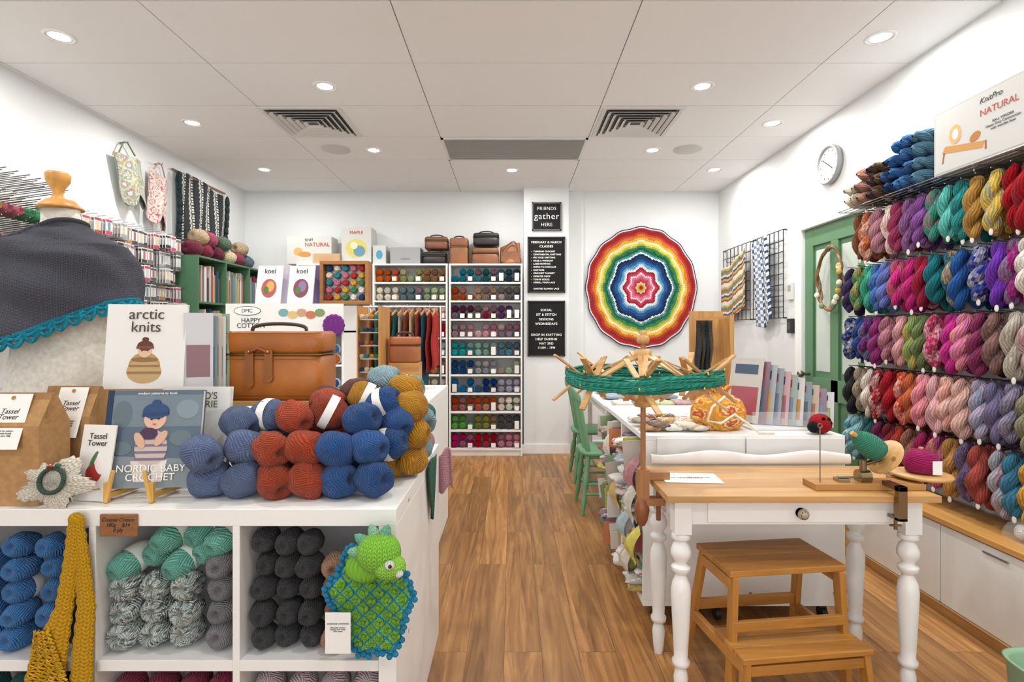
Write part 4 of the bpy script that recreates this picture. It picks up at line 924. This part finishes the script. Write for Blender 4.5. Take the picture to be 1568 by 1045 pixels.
# ---------------------------------------------------------------- green chairs
def chair(cx,cy,nm='green_spindle_chair'):
    mb=MB(); g='6a9a74'; mb.T=T_((cx,cy,0))
    def fn(u,v):
        a=u*2*pi; e=.5; px=abs(cos(a))**e*(1 if cos(a)>0 else -1); py=abs(sin(a))**e*(1 if sin(a)>0 else -1)
        q=[0,.94,1,1,.94,0][round(v*5)]; z=[.425,.425,.433,.45,.458,.45][round(v*5)]; return (px*q*.2,py*q*.2*(1+.06*px),z)
    mb.grid(fn,36,5,'paint',g)
    pf=[(.012,0),(.016,.06),(.02,.14),(.014,.17),(.021,.2),(.023,.29),(.014,.33),(.02,.36),(.017,.44)]
    for sx in(-1,1):
        for sy in(-1,1):
            p0=Vector((sx*.19,sy*.19,0)); p1=Vector((sx*.14,sy*.14,.43)); mb.lathe(pf,mb.frame(p0,p1-p0),12,'paint',g)
    for sy in(-1,1): mb.cyl((-.175,sy*.175,.15),(.175,sy*.175,.15),.01,mat='paint',col=g); mb.cyl((-.17,sy*.168,.22),(.17,sy*.168,.22),.009,mat='paint',col=g)
    mb.cyl((0,-.175,.15),(0,.175,.15),.01,mat='paint',col=g)
    for i in range(6):
        t=-1+2*i/5; y=t*.15; w=.016 if abs(t)==1 else .009
        mb.cyl((-.16+.02*abs(t),y,.45),(-.235+.02*abs(t),y*1.15,.86),w*1.05,w*.85,mat='paint',col=g,n=10)
    def fr(u,v):
        a=u*2*pi; t=-1+2*v; return (-.245+.025*t*t+.011*cos(a),t*.2,.875-.02*t*t+.042*sin(a)*(1-.3*t*t))
    mb.grid(fr,14,16,'paint',g); mb.ell((-.22,.2,.855),(.011,.004,.03),'paint',g,10,6); mb.ell((-.22,-.2,.855),(.011,.004,.03),'paint',g,10,6)
    mb.build(nm)
chair(.70,4.12); chair(.74,4.95)
# ---------------------------------------------------------------- front table
mb=MB(); tx0,tx1,ty0,ty1=.545,1.505,1.90,2.33; zt2=.76
for i in range(4):
    a=ty0+(ty1-ty0)*i/4; b_=ty0+(ty1-ty0)*(i+1)/4-.0012
    mb.box(tx0,tx1,a,b_,zt2-.024,zt2,'woodX',['c2965f','ba8c57','c69c66','bc905b'][i])
mb.box(.60,1.45,1.945,1.965,.645,.736,'paint',W_); mb.box(.60,1.45,2.265,2.285,.645,.736,'paint',W_); mb.box(.595,.615,1.965,2.265,.645,.736,'paint',W_); mb.box(1.435,1.455,1.965,2.265,.645,.736,'paint',W_)
mb.box(.70,1.35,1.938,1.945,.655,.728,'paint','eaeae8')
mb.lathe([(.018,0),(.007,0),(.008,.012),(.02,.018),(.019,.025),(.012,.033),(.0,.034)],mb.frame((1.03,1.938,.69),(0,-1,0)),20,'gloss','a89c88')
for i in range(8): mb.ell((1.03+.012*cos(i*pi/4),1.907,.69+.012*sin(i*pi/4)),(.004,.003,.004),'metal','807060',6,4)
pf=[(.0,0),(.017,0),(.021,.03),(.026,.09),(.021,.115),(.017,.125),(.03,.135),(.032,.15),(.024,.162),(.026,.2),(.032,.32),(.035,.40),(.031,.43),(.02,.455),(.018,.462),(.032,.475),(.034,.49),(.02,.50),(.022,.508),(.035,.53),(.036,.548),(.028,.57),(.018,.582),(.033,.592),(.033,.606),(.022,.615)]
for x in(.61,1.43):
    for y in(1.96,2.26): mb.lathe(pf,T_((x,y,0)),24,'paint',W_); mb.box(x-.03,x+.03,y-.03,y+.03,.612,.736,'paint',W_)
mb.build('farmhouse_side_table',.002)
mb=MB()
def fn(u,v):
    a=u*2*pi; x=.60+.86*v; z=.795+.02*sin(v*pi*2.0-.4)**2+.006; return (x,2.345+.009*cos(a),zt2+.002+(z-zt2)*(.5+.5*sin(a)))
mb.grid(fn,12,48,'paint','e8e8e6'); mb.build('curved_gallery_rail')
mb=MB(); mb.obox(T_((.70,2.13,zt2+.002))@RZ(-4),.22,.14,.001,'paper','e8e8e8'); o=mb.build('instruction_sheet')
text(o,'Please be careful with the swift and winder\nAsk us for help - thank you',T_((.70,2.13,zt2+.003))@RX(-90),.009,'555555')
mb=MB(); w_='b47c38'
mb.T=T_((.965,2.03,0))@RZ(7)
for i in range(4): mb.box(-.22,.22,-.115+i*.066,-.115+i*.066+.064,.478,.5,'woodX',['b47c38','ac7434','b8823c','b07838'][i])
for i in range(3): mb.box(-.235,.235,-.225+i*.066,-.225+i*.066+.064,.24,.26,'woodX',['b47c38','b8823c','ac7434'][i])
for s in(-1,1):
    mb.beam((s*.20,.12,.478),(s*.235,.215,0),.022,.04,col=w_); mb.beam((s*.20,-.10,.478),(s*.225,-.115,.0),.022,.04,col=w_)
    mb.beam((s*.205,.11,.45),(s*.205,-.1,.45),.04,.02,'woodY',w_,up=(1,0,0)); mb.beam((s*.22,.17,.21),(s*.222,-.21,.22),.04,.02,'woodY',w_,up=(1,0,0))
    mb.beam((s*.215,-.20,.24),(s*.235,-.225,0),.022,.04,col=w_)
mb.beam((-.22,.165,.25),(.22,.165,.25),.04,.02,'woodX',w_,up=(0,1,0)); mb.beam((-.21,-.118,.31),(.21,-.118,.31),.035,.018,'woodX',w_,up=(0,1,0)); mb.beam((-.21,-.205,.21),(.21,-.205,.21),.035,.018,'woodX',w_,up=(0,1,0))
mb.build('wooden_step_stool',.003)
# swift
mb=MB(); cx,cy=.512,2.12; wd='c89c66'
mb.cyl((cx,cy,.62),(cx,cy,1.30),.0105,mat='woodZ',col='a87448',n=14)
mb.lathe([(.0,1.29),(.02,1.29),(.026,1.305),(.02,1.32),(.012,1.325),(.018,1.335),(0,1.342)],T_((cx,cy,0)),18,'woodZ',wd)
mb.lathe([(.012,1.22),(.033,1.225),(.033,1.265),(.012,1.27)],T_((cx,cy,0)),18,'woodZ',wd); mb.lathe([(.012,1.04),(.033,1.045),(.033,1.085),(.012,1.09)],T_((cx,cy,0)),18,'woodZ',wd)
mb.lathe([(.012,.58),(.022,.6),(.03,.64),(.022,.68),(.012,.69)],T_((cx-.005,cy,0)),18,'woodZ','8a5030')
mb.box(cx-.022,cx+.02,cy-.02,cy+.02,.69,.80,'woodZ','a87448'); mb.box(cx-.02,cx+.10,cy-.018,cy+.018,.762,.79,'woodX','a87448'); mb.box(cx-.02,cx+.08,cy-.018,cy+.018,.66,.69,'woodX','a87448'); mb.cyl((cx+.06,cy,.60),(cx+.06,cy,.735),.009,mat='woodZ',col='8a5030')
n=8
for i in range(n):
    a=2*pi*i/n+.15
    def pp(r,z,da): return (cx+r*cos(a+da),cy+r*sin(a+da),z)
    for da in(.39,-.39):
        mb.beam(pp(.03,1.245,0),pp(.29,1.135,da),.018,.006,'woodX',jit(C(wd)),up=(0,0,1)); 
        mb.beam(pp(.03,1.065,0),pp(.29,1.19,da),.018,.006,'woodX',jit(C(wd)),up=(0,0,1))
    mb.beam(pp(.16,1.085,.0),pp(.345,1.245,.55),.022,.007,'woodX',jit(C(wd)),up=(0,0,1))
    mb.beam(pp(.16,1.235,.0),pp(.35,1.065,.55),.022,.007,'woodX',jit(C(wd)),up=(0,0,1))
    for r,z,da in((.285,1.155,.15),(.3,1.14,.36),(.3,1.19,-.36)):
        mb.ell(pp(r,z,da),(.006,.006,.009),'metal','c0a060',6,4)
mb.build('umbrella_yarn_swift')
mb=MB()
for k in range(26):
    rr=.296+R.uniform(-.006,.008); z=1.16+R.uniform(-.026,.024); ph=R.uniform(0,6); am=R.uniform(.002,.01)
    mb.tube([(cx+rr*(1-.03*abs(sin(4*a+.75)))*cos(a),cy+rr*(1-.03*abs(sin(4*a+.75)))*sin(a),z+am*sin(3*a+ph)-.008*sin(a*2)) for a in [2*pi*i/60 for i in range(60)]],.0045,6,'yarn',jit(C('2f8a76'),.15),ku=2,shear=60,closed=True)
mb.build('teal_yarn_hank')
mb=MB(); z=zt2+.001
mb.box(1.10,1.50,1.965,2.055,z,z+.022,'woodX','b08048')
mb.cyl((1.135,2.0,z+.02),(1.135,2.0,.985),.0022,n=8,mat='metal',col='909090'); mb.tube([(1.135+.008*cos(a),2.0,.99+.008*sin(a)) for a in [2*pi*i/12 for i in range(12)]],.0018,6,'metal','909090',closed=True)
mb.box(1.2,1.24,1.99,2.03,z+.022,z+.035,'metal','b0a080'); mb.cyl((1.3,2.01,z+.02),(1.3,2.01,.86),.012,mat='metal',col='8a7a60'); mb.cyl((1.28,2.01,.80),(1.32,2.01,.80),.026,n=20,mat='metal',col='9a8a68'); mb.cyl((1.2,2.0,.8),(1.31,2.0,.8),.004,mat='metal',col='909090')
d=Vector((-.72,-.1,.5)).normalized(); p=Vector((1.385,2.01,.87))
mb.cyl(Vector((1.3,2.01,.845)),p,.008,mat='metal',col='8a7a60')
M=mb.frame(p,d); mb.lathe([(0,0),(.066,0),(.072,.005),(.066,.011),(0,.011)],M,30,'woodX','c89c60')
for i in range(3): 
    a=i*2.1; mb.cyl(M@Vector((.045*cos(a),.045*sin(a),.008)),M@Vector((.045*cos(a),.045*sin(a),.014)),.008,n=10,mat='woodX',col='a87038')
mb.cyl(M@Vector((0,0,.01)),M@Vector((0,0,.17)),.012,.008,mat='woodZ',col='d0a060')
mb.lathe([(.02,.03),(.040,.04),(.044,.06),(.043,.09),(.036,.12),(.024,.145),(.01,.15)],M,28,'yarn','3f8a72',ku=4,shear=24)
mb.box(1.335,1.365,1.872,1.895,.68,.80,'metal','8a7458'); mb.box(1.335,1.365,1.872,1.96,.783,.80,'metal','8a7458'); mb.box(1.335,1.365,1.872,1.93,.68,.69,'metal','8a7458'); mb.cyl((1.35,1.91,.64),(1.35,1.91,.732),.006,mat='metal',col='8a7458'); mb.cyl((1.33,1.91,.655),(1.37,1.91,.655),.004,mat='metal',col='8a7458')
mb.build('wooden_ball_winder',.001)
mb=MB(); c=(1.545,2.05,zt2+.03)
mb.box(1.44,1.56,2.06,2.09,zt2+.001,zt2+.025,'woodX','b08048')
mb.lathe([(0,0),(.095,.0),(.102,.006),(.095,.013),(0,.013)],T_(c),36,'woodX','c89c60'); mb.cyl((c[0],c[1],c[2]),(c[0],c[1],c[2]+.11),.008,mat='woodZ',col='d0a060')
mb.lathe([(.03,.014),(.05,.02),(.055,.05),(.05,.08),(.03,.1),(.01,.104)],T_(c),28,'yarn','a02460',ku=4,shear=20); mb.box(c[0]+.0,c[0]+.035,c[1]-.058,c[1]-.056,c[2]+.02,c[2]+.07,'paper','f0f0f0')
mb.build('yarn_winder_platter')
# ---------------------------------------------------------------- lighting / camera
w=bpy.data.worlds.new('daylight'); bpy.context.scene.world=w; w.use_nodes=True
w.node_tree.nodes['Background'].inputs[0].default_value=(.96,.98,1,1); w.node_tree.nodes['Background'].inputs[1].default_value=1.2
l=bpy.data.lights.new('shopfront_daylight','AREA'); l.shape='RECTANGLE'; l.size=4.1; l.size_y=2.0; l.energy=55; l.color=(.97,.988,1)
o=bpy.data.objects.new('shopfront_daylight',l); bpy.context.collection.objects.link(o); o.location=(-.3,YF+.03,1.45); o.rotation_euler=(radians(90),0,0)
cam=bpy.data.cameras.new('camera'); cam.lens=19.08; cam.sensor_width=36; cam.shift_y=-.01; cam.clip_start=.05
co=bpy.data.objects.new('camera',cam); bpy.context.collection.objects.link(co); co.location=(0,0,1.34); co.rotation_euler=(radians(90),0,0)
bpy.context.scene.camera=co
vs=bpy.context.scene.view_settings; vs.view_transform='Standard'; vs.look='None'; vs.exposure=0
